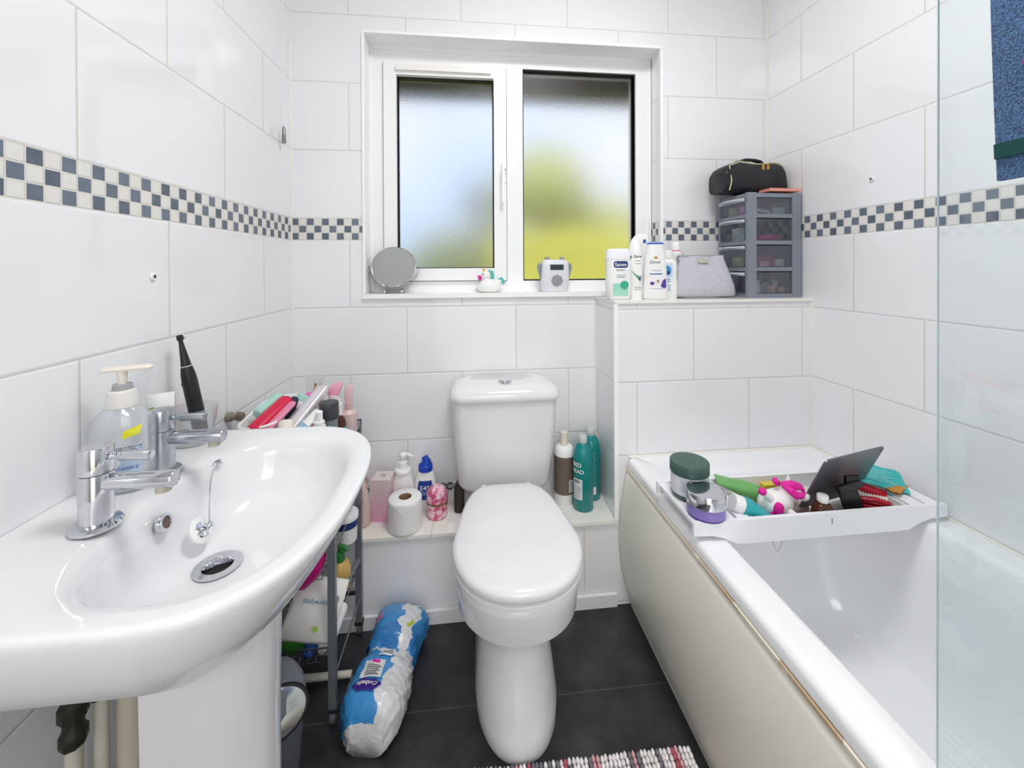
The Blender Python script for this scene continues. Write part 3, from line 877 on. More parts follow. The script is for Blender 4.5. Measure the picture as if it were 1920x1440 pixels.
for sx in (-1, 1):
    MB().tube([(sx * .030, -.026, .006), (sx * .022, .0, .0135), (sx * .030, .026, .006)], .0016, 8).build('stand_leg', CHROME, t)
for sx in (-1, 1):
    for sy in (-1, 1):
        MB().ball((sx * .030, sy * .026, .0065), .0062, 12, 8).build('foot', CHROME, t)

# unicorn duck
t = thing('unicorn_bath_duck', 'white rubber duck with teal mane and tail on the window sill', 'bath toy', (0.700, 0.045, SZ), 0)
RB = mat('white_rubber', '#f4f3f0', 0.35, sheen=.1); TM = mat('teal_mane', '#5fbfb4', 0.4); OR = mat('orange_horn', '#f0a63a', 0.4)
b = MB()
b.loft([sell(0, 0, rx, ry, 2.1, z, 28) for z, rx, ry in ((0, .030, .024), (.004, .040, .032), (.015, .047, .037), (.028, .045, .035), (.040, .034, .028), (.048, .020, .018), (.051, .006, .006))])
b.ball((-.012, 0, .062), (.020, .018, .020), 20, 14)
b.loft([sell(-.008 - .004 * k, 0, .017 - .001 * k, .015, 2, .040 + .008 * k, 20) for k in range(3)])
b.tube([(.030, 0, .034), (.043, 0, .043), (.048, 0, .050)], [.014, .008, .002], 12)
b.build('body', RB, t)
b = MB().tube([(-.003, 0, .082), (.008, 0, .076), (.012, 0, .062), (.010, 0, .050), (.015, 0, .040)], [.004, .009, .009, .008, .002], 10)
b.build('mane', TM, t)
MB().tube([(.034, 0, .046), (.046, 0, .050), (.054, 0, .040), (.056, 0, .028)], [.004, .008, .007, .002], 10).build('tail', TM, t)
MB().lathe([(.006, 0), (.003, .010), (.0005, .017)], 10, M=Tr(-.018, 0, .078) @ Ry(-.35)).build('horn', OR, t)
b = MB().loft([sell(-.030 - .010 * k, 0, .002, (.011, .011, .008, .004)[k], 2, 0, 12) for k in range(4)], M=Tr(0, 0, .056))
b = MB().tube([(-.028, 0, .058), (-.036, 0, .057), (-.044, 0, .062)], [.007, .006, .003], 10).tube([(-.028, 0, .054), (-.036, 0, .051), (-.042, 0, .049)], [.006, .005, .003], 10)
b.build('beak', MAG, t)
for s in (-1, 1): MB().ball((-.024, s * .015, .068), .0025, 8, 6).build('eye', mat('eye_blue', '#1e5a7a', .3), t)

# shower radio
t = thing('shower_radio', 'small white shower radio with grey screen and round speaker on the sill', 'radio', (0.955, 0.045, SZ), 0.12)
RG = mat('radio_silver', '#e4e6ea', 0.35)
bd = Body([(0, .048, .022), (.006, .052, .026), (.05, .056, .030), (.10, .054, .029), (.118, .050, .025), (.123, .040, .018)], n=3.6)
bd.mesh(40).build('body', RG, t, angle=50)
GY = mat('radio_grey', '#8f959f', 0.4)
for s in (-1, 1):
    MB().lathe([(.009, .118), (.0095, .130), (.008, .133)], 18, cx=s * .030, cy=0).build('knob', GY, t)
    b = MB().tube([(s * .053, 0, .103), (s * .061, 0, .104), (s * .064, 0, .095), (s * .0585, 0, .06), (s * .056, 0, .045)], [.006, .0075, .0075, .004, .003], 10)
    b.build('side_grip', GY, t)
    MB().lathe([(.006, -.001), (.005, .002)], 10, cx=s * .034, cy=-.012).build('foot', GY, t)
bd.rect(-.027, .027, .083, .104, .0008).build('screen', mat('lcd_dark', '#39454b', 0.2), t)
b = MB()
for i in range(-7, 8):
    for j in range(-7, 8):
        if i * i + j * j < 52:
            x, y, z = bd.front(i * .0032, .042 + j * .0032, .0006)
            b.box(x - .0011, x + .0011, y - .0002, y + .0003, z - .0011, z + .0011)
b.build('speaker_grille', mat('grille_grey', '#77797f', 0.5), t)

# ================================================================ on the boxing top
TZ = 1.012
def decal(m, name, mt, t, l=None):
    o = m.build(name, mt, t, angle=60)
    if l: o['label'] = l
    return o
SAGE = mat('mint_label', '#9fd9c2', 0.4); SAGED = mat('green_disc', '#3fae90', 0.4); BLUE = mat('blue_print', '#2f67b8', 0.4)
bw = mat('bottle_white', '#f3f3f1', 0.25, coat=.2)
# wide white shower gel bottle
t = thing('shower_gel_bottle', 'wide white shower gel bottle with navy and mint label, left end of the boxing', 'bottle', (1.136, -.150, TZ), -.18)
bd = Body([(0, .036, .020), (.004, .040, .024), (.05, .042, .026), (.13, .041, .025), (.150, .0405, .0245), (.168, .038, .022), (.173, .033, .018)], n=3.4)
bd.mesh(40).build('bottle_body', bw, t, angle=50)
cap = Body([(.137, .0418, .0258), (.168, .0388, .0228), (.1735, .034, .019), (.1745, .028, .014)], n=3.4)
lab(cap.mesh(40).build('cap', mat('cap_white', '#e9ebee', .25), t, angle=50), 'slanted pale flip cap')
decal(bd.disc(.006, .120, .024, .0115, n=5), 'logo_patch', NAVY, t)
decal(bd.text('Sanex', .006, .120, .040, .0015, bold=.01), 'logo_text', PLW, t)
decal(bd.text('EXPERT', .006, .1005, .030, .0008, h=.0042, bold=.015), 'label_text', INK, t)
decal(bd.rect(-.020, .030, .012, .056, .0006), 'label_patch', SAGE, t)
decal(bd.disc(.018, .050, .0145, .0145, .001), 'label_disc', SAGED, t)
decal(bd.rect(-.012, .024, .083, .0845, .0007), 'label_line', SAGED, t); decal(bd.rect(-.008, .020, .076, .0775, .0007), 'label_line', INK, t)
# deodorant can with leaf print
t = thing('deodorant_can', 'slim white deodorant can with green and blue leaf mark and domed cap', 'deodorant', (1.203, -.142, TZ), -.25)
bd = Body([(0, .024, .024), (.004, .0255, .0255), (.10, .0255, .0255), (.138, .0250, .0250), (.139, .0245, .0245), (.142, .0250, .0250), (.16, .0245, .0245), (.185, .0205, .0205), (.205, .0140, .0140), (.216, .006, .006), (.218, .002, .002)])
bd.mesh(32).build('can_body', bw, t, angle=55)
decal(bd.text('Sure', .004, .148, .026, .0008, shear=.2, bold=.01), 'logo_text', INK, t)
decal(bd.poly([(-.018, .100), (.004, .080), (.011, .062), (.002, .072), (-.012, .092)], .0009), 'leaf_mark', mat('leaf_green', '#6fae6a', .4), t)
decal(bd.poly([(.003, .085), (.012, .060), (.019, .086), (.012, .074)], .0012), 'leaf_mark', NAVY, t)
decal(bd.rect(-.022, -.016, .140, .150, .0006), 'label_patch', mat('leafgreen2', '#3c9a4e', .4), t)
for k, z in enumerate((.132, .122, .040, .033)): decal(bd.rect(-.006, .016, z, z + .0018, .0007), 'label_line', mat('grey_print', '#8e959c', .5), t)
# dove-like conditioner
t = thing('body_wash_bottle', 'white body wash bottle with blue cap rim and purple flower print', 'bottle', (1.263, -.168, TZ), -.18)
bd = Body([(0, .038, .020), (.003, .0415, .023), (.03, .042, .024), (.06, .0395, .023), (.10, .0375, .022), (.14, .034, .021), (.188, .028, .018), (.189, .028, .018)], n=2.6)
bd.mesh(40).build('bottle_body', bw, t, angle=50)
lab(Body([(.1885, .0283, .0183), (.193, .0275, .0178), (.195, .024, .015)], n=2.6).mesh(40).build('cap_rim', mat('royal_blue', '#3a62cf', .25), t), 'royal blue top of the cap')
decal(bd.text('Dove', -.006, .128, .034, .0009, shear=.25), 'logo_text', mat('navy_ink', '#2b3050', .4), t)
decal(bd.disc(-.004, .143, .007, .004, .001), 'logo_mark', GOLD, t)
decal(bd.rect(-.024, .018, .0855, .089, .0008), 'label_line', BLUE, t); decal(bd.rect(-.018, .014, .098, .1005, .0008), 'label_line', mat('light_blue', '#9fb7dd', .4), t)
decal(bd.rect(-.026, .031, .037, .0385, .0008), 'label_line', mat('lilac', '#b9a7dd', .4), t)
PU = mat('purple_flower', '#5a3f9c', .4)
decal(bd.poly([(.012, .046), (.020, .066), (.031, .072), (.032, .041), (.020, .040)], .001), 'flower_print', PU, t)
decal(bd.disc(-.016, .055, .007, .006, .001), 'flower_print', PU, t); decal(bd.disc(.002, .062, .008, .007, .0012), 'flower_print', mat('cream_flower', '#e9dcc9', .4), t)
decal(bd.disc(.003, .063, .003, .003, .0016), 'flower_print', INK, t)
# baby lotion type bottle, blue emblem
t = thing('lotion_bottle', 'white lotion bottle with blue round emblem, left of the grey pouch', 'bottle', (1.325, -.135, TZ), -.18)
bd = Body([(0, .029, .017), (.003, .0315, .019), (.05, .032, .020), (.08, .030, .019), (.11, .031, .019), (.128, .029, .018), (.137, .020, .015), (.140, .015, .014)], n=2.6)
bd.mesh(36).build('bottle_body', bw, t, angle=50)
MB().lathe([(.0165, .1405), (.0165, .166), (.015, .169), (.005, .170)], 24).build('cap', PLW, t)
decal(bd.rect(-.024, .012, .074, .124, .0006), 'label_patch', mat('pale_blue', '#c9dcf2', .4), t)
decal(bd.disc(-.008, .098, .014, .017, .001), 'emblem', mat('mid_blue', '#3d8fd0', .4), t); decal(bd.disc(-.006, .090, .009, .007, .0013), 'emblem', NAVY, t)
for z in (.066, .058, .044, .035, .027): decal(bd.rect(-.022, .004, z, z + .0035, .0008), 'label_line', mat('mid_blue2', '#6aa8dc', .4), t)
# behind
t = thing('foam_bottle', 'tall white bottle with small blue mark, standing behind the blue-rimmed body wash bottle', 'bottle', (1.262, -.060, TZ), -.1)
bd = Body([(0, .026, .020), (.003, .028, .022), (.16, .028, .022), (.175, .027, .020), (.19, .0275, .021), (.226, .026, .020), (.232, .020, .016)], n=2.6)
bd.mesh(32).build('bottle_body', bw, t, angle=50)
decal(bd.disc(.004, .205, .006, .007, .0007, n=4), 'label_patch', BLUE, t)
t = thing('roll_on_deodorant', 'white bottle with rounded cap and thin pink ring, behind the grey pouch', 'deodorant', (1.392, -.065, TZ))
MB().lathe([(.024, 0), (.027, .004), (.0275, .12), (.026, .15), (.0275, .156), (.0255, .166), (.017, .170)], 28).build('bottle_body', bw, t)
MB().lathe([(.0172, .1705), (.0175, .188), (.015, .198), (.010, .203), (.003, .205)], 28).build('cap', bw, t)
lab(MB().lathe([(.0182, .1695), (.0187, .171), (.0182, .1725)], 28).build('cap_ring', mat('pink_ring', '#d0577f', .3), t), 'thin pink ring')
# crumpled blue wrapper at the left edge
t = MB()
blob(t, (0, 0, .020), (.011, .014, .020), 5, 60)
o = t.build('bath_puff', mat('blue_net', '#4f7fd6', .5, vary=.5, bscale=150, bump=.002), loc=(1.124, -.090, TZ))
tag(o, 'small crumpled blue bath puff at the left corner of the boxing', 'bath puff')
# grey pouch
t = thing('cosmetic_pouch', 'pale grey marl zip pouch standing between the bottles and the drawer tower', 'pouch', (1.462, -.120, TZ), -.05)
fab = mat('grey_marl', '#c3c3cb', 0.9, vary=.16, bscale=90, bump=.0006)
W_ = [(0, .112, .026), (.01, .116, .034), (.04, .108, .034), (.09, .094, .022), (.13, .086, .010), (.143, .084, .004), (.148, .083, .003)]
b = MB().loft([sell(0.005 * math.sin(z * 30), 0, rx, ry, 4.5, z + (0), 40) for z, rx, ry in W_])
for i, v in enumerate(b.v):
    b.v[i] = Vector((v.x, v.y + .003 * math.sin(v.x * 70) * (v.z / .15), v.z - .004 * math.cos(v.x * 20)  * (v.z / .15) + .004))
b.build('pouch_body', fab, t, angle=60)
MB().box(-.082, .082, -.0025, .0025, .1475, .1525).build('zip', mat('grey_zip', '#a7a8ae', .5), t)
MB().tube([(-.086, 0, .150), (-.094, -.006, .140), (-.090, -.010, .130)], .0035, 8).build('zip_pull', mat('grey_pull', '#6f7078', .4), t)
MB().box(-.022, .016, -.0175, -.0155, .124, .138).build('brand_tag', mat('silver_tag', '#cfcabc', .25, metal=.6), t, bevel=.003)

# drawer tower
TW_, TD, TH = .104, .081, .372
t = thing('drawer_tower', 'grey plastic four-drawer tower standing in the corner on the boxing', 'drawer unit', (1.698, -.099, TZ), .02)
GP = mat('grey_plastic', '#858b96', 0.35)
SM = clear_material('smoky_clear', '#e0e4ea', gloss=.07, rough=.15, body=.05, bodycol='#c3cad5')
b = MB()
for sx, sy, wx in ((-1, -1, .034), (1, -1, .034), (-1, 1, .014), (1, 1, .014)):
    x0, x1 = (-TW_, -TW_ + wx) if sx < 0 else (TW_ - wx, TW_)
    y0, y1 = (-TD, -TD + .012) if sy < 0 else (TD - .012, TD)
    b.box(x0, x1, y0, y1, 0, TH)
zs = [0.0, .0945, .189, .2835, .378]
for k in range(5):
    z = min(zs[k], TH - .016)
    b.box(-TW_ + .002, TW_ - .002, -TD + .001, TD - .001, z if k else .0, z + .014)
b.build('tower_frame', GP, t, bevel=.002)
for k in range(4):
    z0, z1 = zs[k] + .016, zs[k + 1] - (.004 if k < 3 else .024)
    d = thing_part = None
    b = MB()
    b.box(-TW_ + .034, TW_ - .034, -TD + .005, -TD + .007, z0, z1)
    b.box(-TW_ + .014, TW_ - .014, TD - .007, TD - .005, z0, z1)
    b.box(-TW_ - .003, -TW_ - .001, -TD + .012, TD - .012, z0, z1)
    dr = b.build('drawer', SM, t); dr['label'] = 'smoky see-through drawer'
    rows = []
    for i in range(15):
        a = -1 + 2 * i / 14; o_ = .020 * (1 - a * a)
        rows.append([(-TW_ - .004, a * (TD - .010), z1 - .001), (-TW_ - .006 - o_, a * (TD - .010), z1 - .002), (-TW_ - .006 - o_, a * (TD - .010), z1 - .007), (-TW_ - .004, a * (TD - .010), z1 - .013)])
    MB().loft(rows).build('drawer_handle', mat('clear_lip', '#d5dae2', .2), dr, angle=60)
# things inside the drawers
def item(name, m, loc, label, cat, fn, rot=0, group=None, **k):
    b = fn(MB()); o = b.build(name, m, loc=loc, rot=(rot if isinstance(rot, tuple) else (0, 0, rot)), **k)
    return tag(o, label, cat, group)
bxm = lambda x, y, z: (lambda b: b.box(-x / 2, x / 2, -y / 2, y / 2, 0, z))
rnd_ = lambda r, h: (lambda b: b.lathe([(r * .95, 0), (r, h * .08), (r, h * .92), (r * .95, h)], 22))
DZ = [TZ + z + .0155 for z in zs[:4]]
pinkc = mat('hot_pink_case', '#d8328a', .35); rose = mat('rose_case', '#b83a68', .35)
item('makeup_box', PLW, (1.640, -.140, DZ[3]), 'white box standing at the left in the top drawer', 'box', bxm(.035, .022, .048), .1, bevel=.002)
item('makeup_palette', mat('ivory_case', '#e4dccb', .4), (1.705, -.120, DZ[3] + .002), 'long ivory palette leaning across the top drawer', 'palette', bxm(.095, .05, .014), (0, .16, .05), bevel=.003)
item('eyelash_box', mat('silver_case', '#c7c9cc', .25, metal=.6), (1.735, -.148, DZ[3]), 'small silver case at the right in the top drawer', 'case', bxm(.045, .018, .024), 0, bevel=.003)
item('pink_case', pinkc, (1.702, -.135, DZ[2] + .002), 'bright pink wedge-shaped case in the second drawer from the top', 'case', lambda b: b.loft([rrect(-.045, .045, -.016, .016, .006, 0), rrect(-.02, .045, -.016, .016, .006, .020)]), .1)
item('hair_slide_card', mat('dark_card', '#4b4d58', .5), (1.690, -.085, DZ[2]), 'dark flat case behind the pink wedge in the second drawer', 'case', bxm(.10, .03, .045), .05, bevel=.004)
item('floral_box', mat('floral_card', '#dfe8d8', .4, vary=.3, bscale=70), (1.625, -.090, DZ[2]), 'small white and green box seen through the second drawer front', 'box', bxm(.020, .042, .048), 0, bevel=.002)
item('rose_case', rose, (1.693, -.118, DZ[1]), 'dusky rose case in the third drawer from the top', 'case', bxm(.082, .035, .040), .04, bevel=.003)
item('blush_compact', mat('peach_case', '#d9a59a', .35), (1.675, -.152, DZ[1]), 'peach compact in front of the rose case in the third drawer', 'compact', bxm(.035, .02, .020), 0, bevel=.002)
item('cream_pot', mat('pot_cream', '#e8e0cf', .3), (1.755, -.128, DZ[1]), 'round cream pot at the right in the third drawer', 'pot', rnd_(.019, .028))
item('green_lid_pot', mat('lime_lid', '#b5d36a', .35), (1.632, -.080, DZ[1]), 'round pot with lime green lid seen through the third drawer front', 'pot', rnd_(.020, .035))
item('tall_white_pot', PLW, (1.652, -.140, DZ[0]), 'white upright tube at the left in the bottom drawer', 'tube', bxm(.024, .02, .046), .0, bevel=.004)
for i, (x, y, c, s, w) in enumerate(((1.682, -.120, '#d9cdc6', .030, 'pale beige'), (1.715, -.110, '#cdb9ae', .036, 'taupe'), (1.742, -.125, '#e0d8cd', .045, 'tall ivory'), (1.712, -.148, '#d9a48f', .026, 'salmon'), (1.745, -.152, '#c9957f', .022, 'brown'))):
    item('makeup_pot', mat('pot_%d' % i, c, .4), (x, y, DZ[0]), w + ' makeup pot in the bottom drawer of the tower', 'pot', rnd_(.013, s), group='small pots in the bottom drawer')
item('pink_pot', mat('orchid_pot', '#d87fc0', .3), (1.628, -.120, DZ[3]), 'orchid pink pot seen through the top drawer front', 'pot', rnd_(.017, .030))
item('yellow_pot', mat('straw_pot', '#ddd6a8', .4), (1.632, -.060, DZ[3]), 'straw yellow pot seen through the top drawer front', 'pot', rnd_(.020, .034))
item('salmon_case', mat('salmon', '#ee9f8a', .4), (1.742, -.135, TZ + TH + .0065), 'flat salmon pink case on top of the grey drawer tower', 'case', bxm(.120, .085, .010), .02, bevel=.002)
# black cosmetic bag
t = thing('cosmetic_bag', 'black quilted cosmetic bag with gold zip on top of the drawer tower', 'bag', (1.668, -.087, TZ + TH + .0068), .05)
def quilt():
    m = bpy.data.materials.new('black_quilt'); m.use_nodes = True; tt = m.node_tree; p = tt.nodes['Principled BSDF']
    p.inputs['Base Color'].default_value = lin('#1d1e25'); p.inputs['Roughness'].default_value = .45
    tcn = tt.nodes.new('ShaderNodeTexCoord'); v = tt.nodes.new('ShaderNodeTexBrick'); v.inputs['Scale'].default_value = 1
    v.inputs['Brick Width'].default_value = .008; v.inputs['Row Height'].default_value = .011; v.inputs['Mortar Size'].default_value = .0012; v.inputs['Mortar Smooth'].default_value = 1
    mp = tt.nodes.new('ShaderNodeMapping'); mp.inputs['Rotation'].default_value = (PI / 2, 0, 0)
    tt.links.new(tcn.outputs['Object'], mp.inputs[0]); tt.links.new(mp.outputs[0], v.inputs['Vector'])
    bp = tt.nodes.new('ShaderNodeBump'); bp.invert = True; bp.inputs['Distance'].default_value = .002
    tt.links.new(v.outputs['Fac'], bp.inputs['Height']); tt.links.new(bp.outputs[0], p.inputs['Normal'])
    return m
b = MB()
rr = []
for k in range(25):
    s = k / 24; x = -.132 + .258 * s
    e_ = max(.10, (1 - abs(2 * s - 1) ** 12)) ** .4
    hh = (.092 + .022 * min(1, s * 4.0) + .003 * math.sin(s * 9)) * (e_ if s > .5 else (.80 + .2 * e_))
    ww = .052 * (.75 + .25 * e_)
    ring = []
    for i in range(28):
        a = 2 * PI * i / 28
        yy = ww * spow(math.cos(a), .55); zz = hh / 2 + hh / 2 * spow(math.sin(a), .6)
        ring.append((x, yy, zz))
    rr.append(ring)
b.loft(rr); b.build('bag_body', quilt(), t, angle=60)
ZP = mat('zip_gold_tape', '#cfc79a', .4)
zp = []
for k in range(2, 24):
    r_ = rr[k]; p = max(r_, key=lambda q: q[2] - .6 * q[1]); zp.append((p[0], p[1] - .0035, p[2] + .0025))
zp = [(rr[1][0][0] + .004, -.052, .006), (rr[1][0][0] + .012, -.053, .04)] + zp
b = MB().tube(zp, .0022, 6); b.build('zip', ZP, t)
for dx in (0, .020):
    MB().box(.015 + dx, .026 + dx, -.050, -.046, .082, .106).build('zip_pull', GOLD, t, bevel=.002)
hp = [(-.070, .0, .108), (-.050, 0, .122), (-.02, 0, .131), (.02, 0, .131), (.045, 0, .126), (.060, 0, .114)]
b = MB()
b.loft([[(x, -.011, z - .003), (x, .011, z - .003), (x, .011, z + .003), (x, -.011, z + .003)] for x, y, z in hp])
b.build('handle', mat('black_strap', '#202026', .6), t, bevel=.001)
# wall fixings
def plug_(loc, rot, label):
    t = thing('wall_fixing', label, 'fixing', loc, rot)
    MB().lathe([(.008, 0), (.008, .002), (.0065, .004), (.004, .004)], 20).build('collar', PLW, t)
    MB().lathe([(.0035, .0), (.0035, .0045), (.001, .005)], 12).build('screw', DKMETAL, t)
plug_((0.0005, -.641, 1.110), (0, PI / 2, 0), 'small screw fixing on the left wall under the mosaic band')
plug_((WX - .0005, -.425, 1.382), (0, -PI / 2, 0), 'small screw fixing on the right wall above the mosaic band')
t = thing('wall_bolt', 'rusty capped pipe end sticking out of the left wall beyond the tumbler', 'fixing', (0.0, -.395, .742), (0, PI / 2, 0))
MB().lathe([(.012, .0), (.012, .012), (.008, .014), (.008, .024)], 14).build('bolt_shaft', oldp, t)
MB().lathe([(.011, .024), (.012, .027), (.012, .038), (.008, .041)], 6).build('bolt_head', mat('rusty_nut', '#7c6f62', .5, metal=.5, vary=.4, bscale=90), t)
# pull cord
t = thing('light_pull_cord', 'thin pull cord with a slim grey weight hanging near the left corner', 'pull cord', (0.020, -.100, 1.535))
MB().tube([(0, 0, .048), (0, 0, .882)], .0008, 6).build('cord', PLW, t)
MB().lathe([(.002, .056), (.005, .048), (.0062, .02), (.0068, .003), (.006, 0)], 18).build('cord_weight', mat('satin_weight', '#8d8b88', .3, metal=.7), t)

# ================================================================ on the low ledge
LZ = .2855
# patterned pink pouch leaning at the left
t = thing('floral_pouch', 'pink patterned pouch at the left end of the ledge beside the pink box', 'pouch', (0.262, -.120, LZ), .3)
pm = mat('pink_floral_fabric', '#dcc4be', .8, vary=.15, bscale=60)
b = MB().loft([sell(0, 0, rx, ry, 3.2, z, 26) for z, rx, ry in ((0, .028, .045), (.01, .032, .052), (.06, .030, .050), (.11, .022, .045), (.14, .012, .040), (.155, .006, .030))])
b.build('pouch_body', pm, t)
MB().tube([(.0, -.03, .150), (.014, -.02, .158), (.016, 0, .145), (.024, .006, .128)], .005, 8).build('strap', pm, t)
b = MB()
rnd = random.Random(2)
for k in range(26):
    z = rnd.uniform(.01, .12); a = rnd.uniform(-1.9, .5)
    b.ball((.031 * math.cos(a) * (1 - z * 1.6), .0505 * math.sin(a) * (1 - z * .7), z), .0022, 6, 4)
b.build('print_dots', INK, t)
# pink gradient box
def grad():
    m = mat('ombre_pink_card', '#d9b9c4', .45); tt = m.node_tree; p = tt.nodes['Principled BSDF']; N = NB(tt)
    tcn = tt.nodes.new('ShaderNodeTexCoord'); sp = tt.nodes.new('ShaderNodeSeparateXYZ'); tt.links.new(tcn.outputs['Object'], sp.inputs[0])
    f = N.m('MINIMUM', 1.0, N.m('DIVIDE', sp.outputs[2], .13))
    tt.links.new(N.mix(f, lin('#d596b8'), lin('#dccbcb')), p.inputs['Base Color']); return m
t = thing('gift_box', 'tall pale pink card box fading to deeper pink at its foot, on the ledge', 'box', (0.332, -.105, LZ), -.08)
MB().box(-.031, .031, -.031, .031, 0, .136).build('box_body', grad(), t, bevel=.001)
lab(MB().box(-.0312, .0312, -.0312, .0312, .1362, .1372).build('box_lid', mat('pale_card', '#ddd0cb', .5), t), 'pale lid flap')
vs, fs = text2d('FJ', .013); MB().add([(x, -y * -1.0, .1376) for x, y in vs], fs).build('lid_text', INK, t)
# lotion pump
t = thing('lotion_pump_bottle', 'white lotion pump bottle with orange and black label, behind the toilet roll', 'bottle', (0.393, -.075, LZ), 0.05)
bd = Body([(0, .036, .024), (.004, .040, .027), (.03, .041, .028), (.08, .038, .026), (.115, .030, .022), (.135, .026, .020)], n=2.4)
bd.mesh(36).build('bottle_body', bw, t, angle=50)
lt = mat('pump_white', '#f2f2f2', .3)
MB().lathe([(.029, .1355), (.029, .141), (.026, .145), (.016, .147), (.0155, .168), (.010, .170), (.006, .172), (.006, .184)], 28).build('pump_collar', lt, t)
b = MB().lathe([(.012, .184), (.0125, .193), (.009, .197)], 20).tube([(0, 0, .192), (.018, -.006, .193), (.034, -.012, .187)], [.006, .0055, .0035], 10)
b.tube([(-.012, 0, .168), (-.018, 0, .164), (-.017, 0, .150)], .002, 6)
b.build('pump_head', lt, t)
decal(bd.poly([(-.026, .064), (-.020, .076), (.020, .088), (.028, .084), (.018, .072)], .001), 'label_patch', mat('orange_red', '#e2562f', .4), t)
decal(bd.text('PALMERS', .001, .0765, .036, .0016, h=.005, shear=.2), 'logo_text', PLW, t)
decal(bd.rect(-.030, .030, .052, .064, .0008), 'label_patch', INK, t); decal(bd.text('COCOA BUTTER', 0, .0585, .048, .0014, h=.0045), 'label_text', PLW, t)
# e45
t = thing('skin_lotion_bottle', 'white lotion bottle with royal blue flip cap and blue E45 label', 'bottle', (0.468, -.062, LZ), 0.0)
bd = Body([(0, .032, .020), (.004, .036, .023), (.05, .038, .024), (.09, .037, .023), (.118, .029, .019), (.128, .025, .018)], n=2.4)
bd.mesh(36).build('bottle_body', bw, t, angle=50)
RB_ = mat('royal_cap', '#1d44b4', .3)
MB().lathe([(.0245, .1285), (.0245, .147), (.021, .150)], 28).tube([(-.002, 0, .146), (.006, 0, .160), (.001, 0, .171), (-.010, 0, .166)], [.018, .014, .010, .007], 14).build('flip_cap', RB_, t)
decal(bd.poly([(-.021, .100), (-.0265, .065), (-.024, .035), (.025, .035), (.028, .065), (.022, .100)], .0009), 'label_patch', mat('e_blue', '#1c3f93', .35), t)
decal(bd.text('E45', 0, .076, .032, .0018, bold=.01), 'logo_text', PLW, t)
for z in (.060, .053): decal(bd.rect(-.017, .017, z, z + .0025, .0016), 'label_line', mat('pale_print', '#b9c8ea', .4), t)
# toilet roll
t = thing('toilet_roll', 'white toilet roll standing upright on the ledge in front of the pump bottle', 'toilet roll', (0.414, -.172, LZ))
paper = mat('tissue_paper', '#f2f1f0', .95, bump=.0004, bscale=60)
b = MB(); ring = []
for r, z in ((.049, 0), (.0525, .004)): ring.append((r, z))
for k in range(12): ring += [(.0535, .008 + k * .0072), (.0525, .0116 + k * .0072)]
ring += [(.0525, .097), (.050, .100), (.021, .100), (.0205, .097), (.0205, .012)]
b.lathe(ring, 44); b.build('roll', paper, t, angle=70)
MB().lathe([(.0203, .0125), (.0203, .099), (.0190, .099), (.0190, .013)], 28).build('core', mat('card_core', '#9a7c62', .8), t)
b = MB(); n_ = 10
b.loft([[(.0532 * math.cos(a) , .0532 * math.sin(a), .098), (.0545 * math.cos(a), .0545 * math.sin(a), .098 - .026 * max(0, 1 - abs(q - 5) / 5))] for q, a in enumerate([-2.2 + .12 * k for k in range(11)])], False, False, closed=False)
b.build('loose_sheet', paper, t)
# pink tin
t = thing('candle_tin', 'round pink marbled tin with a brass ring on the ledge by the toilet', 'tin', (0.512, -.120, LZ), .2)
pk = mat('pink_marble', '#e0a0b4', .35)
_t = pk.node_tree; _n = _t.nodes.new('ShaderNodeTexNoise'); _n.inputs['Scale'].default_value = 55; _n.inputs['Detail'].default_value = 4
_c = _t.nodes.new('ShaderNodeTexCoord'); _r = _t.nodes.new('ShaderNodeValToRGB'); _t.links.new(_c.outputs['Object'], _n.inputs['Vector']); _t.links.new(_n.outputs[0], _r.inputs[0])
_r.color_ramp.elements[0].position = .42; _r.color_ramp.elements[0].color = lin('#c95078'); _r.color_ramp.elements[1].position = .58; _r.color_ramp.elements[1].color = lin('#ecccd6')
_t.links.new(_r.outputs[0], _t.nodes['Principled BSDF'].inputs['Base Color'])
MB().lathe([(.030, 0), (.034, .004), (.035, .040), (.035, .048)], 36).build('tin_base', pk, t)
lab(MB().lathe([(.0356, .0485), (.0356, .0535)], 36).build('tin_ring', mat('brass', '#9c8448', .35, metal=.8), t), 'brass ring')
MB().lathe([(.0352, .054), (.0350, .072), (.032, .086), (.024, .096), (.012, .102), (.003, .104)], 36).build('tin_lid', pk, t)
# bottles right of the cistern
t = thing('brown_label_bottle', 'white pump bottle wrapped in a brown label, half hidden by the toilet cistern', 'bottle', (0.960, -.082, LZ), -.2)
bd = Body([(0, .034, .034), (.003, .036, .036), (.17, .036, .036), (.192, .034, .034), (.20, .026, .026), (.202, .018, .018)])
bd.mesh(32).build('bottle_body', bw, t, angle=50)
MB().lathe([(.0364, .036), (.0364, .168)], 36).build('label_wrap', mat('taupe_label', '#6f6258', .5, vary=.08), t)
MB().lathe([(.0145, .2025), (.0145, .212), (.0135, .215), (.0135, .246), (.011, .248)], 22).build('pump_head', CREAMP, t)
decal(bd.rect(.016, .030, .045, .088, .0012), 'label_patch', PLW, t)
b = MB()
for k in range(12):
    q = bd.rect(.018, .028, .048 + k * .0031, .0495 + k * .0031, .0016, 2, 1); b.add(q.v, q.f)
b.build('barcode', INK, t)
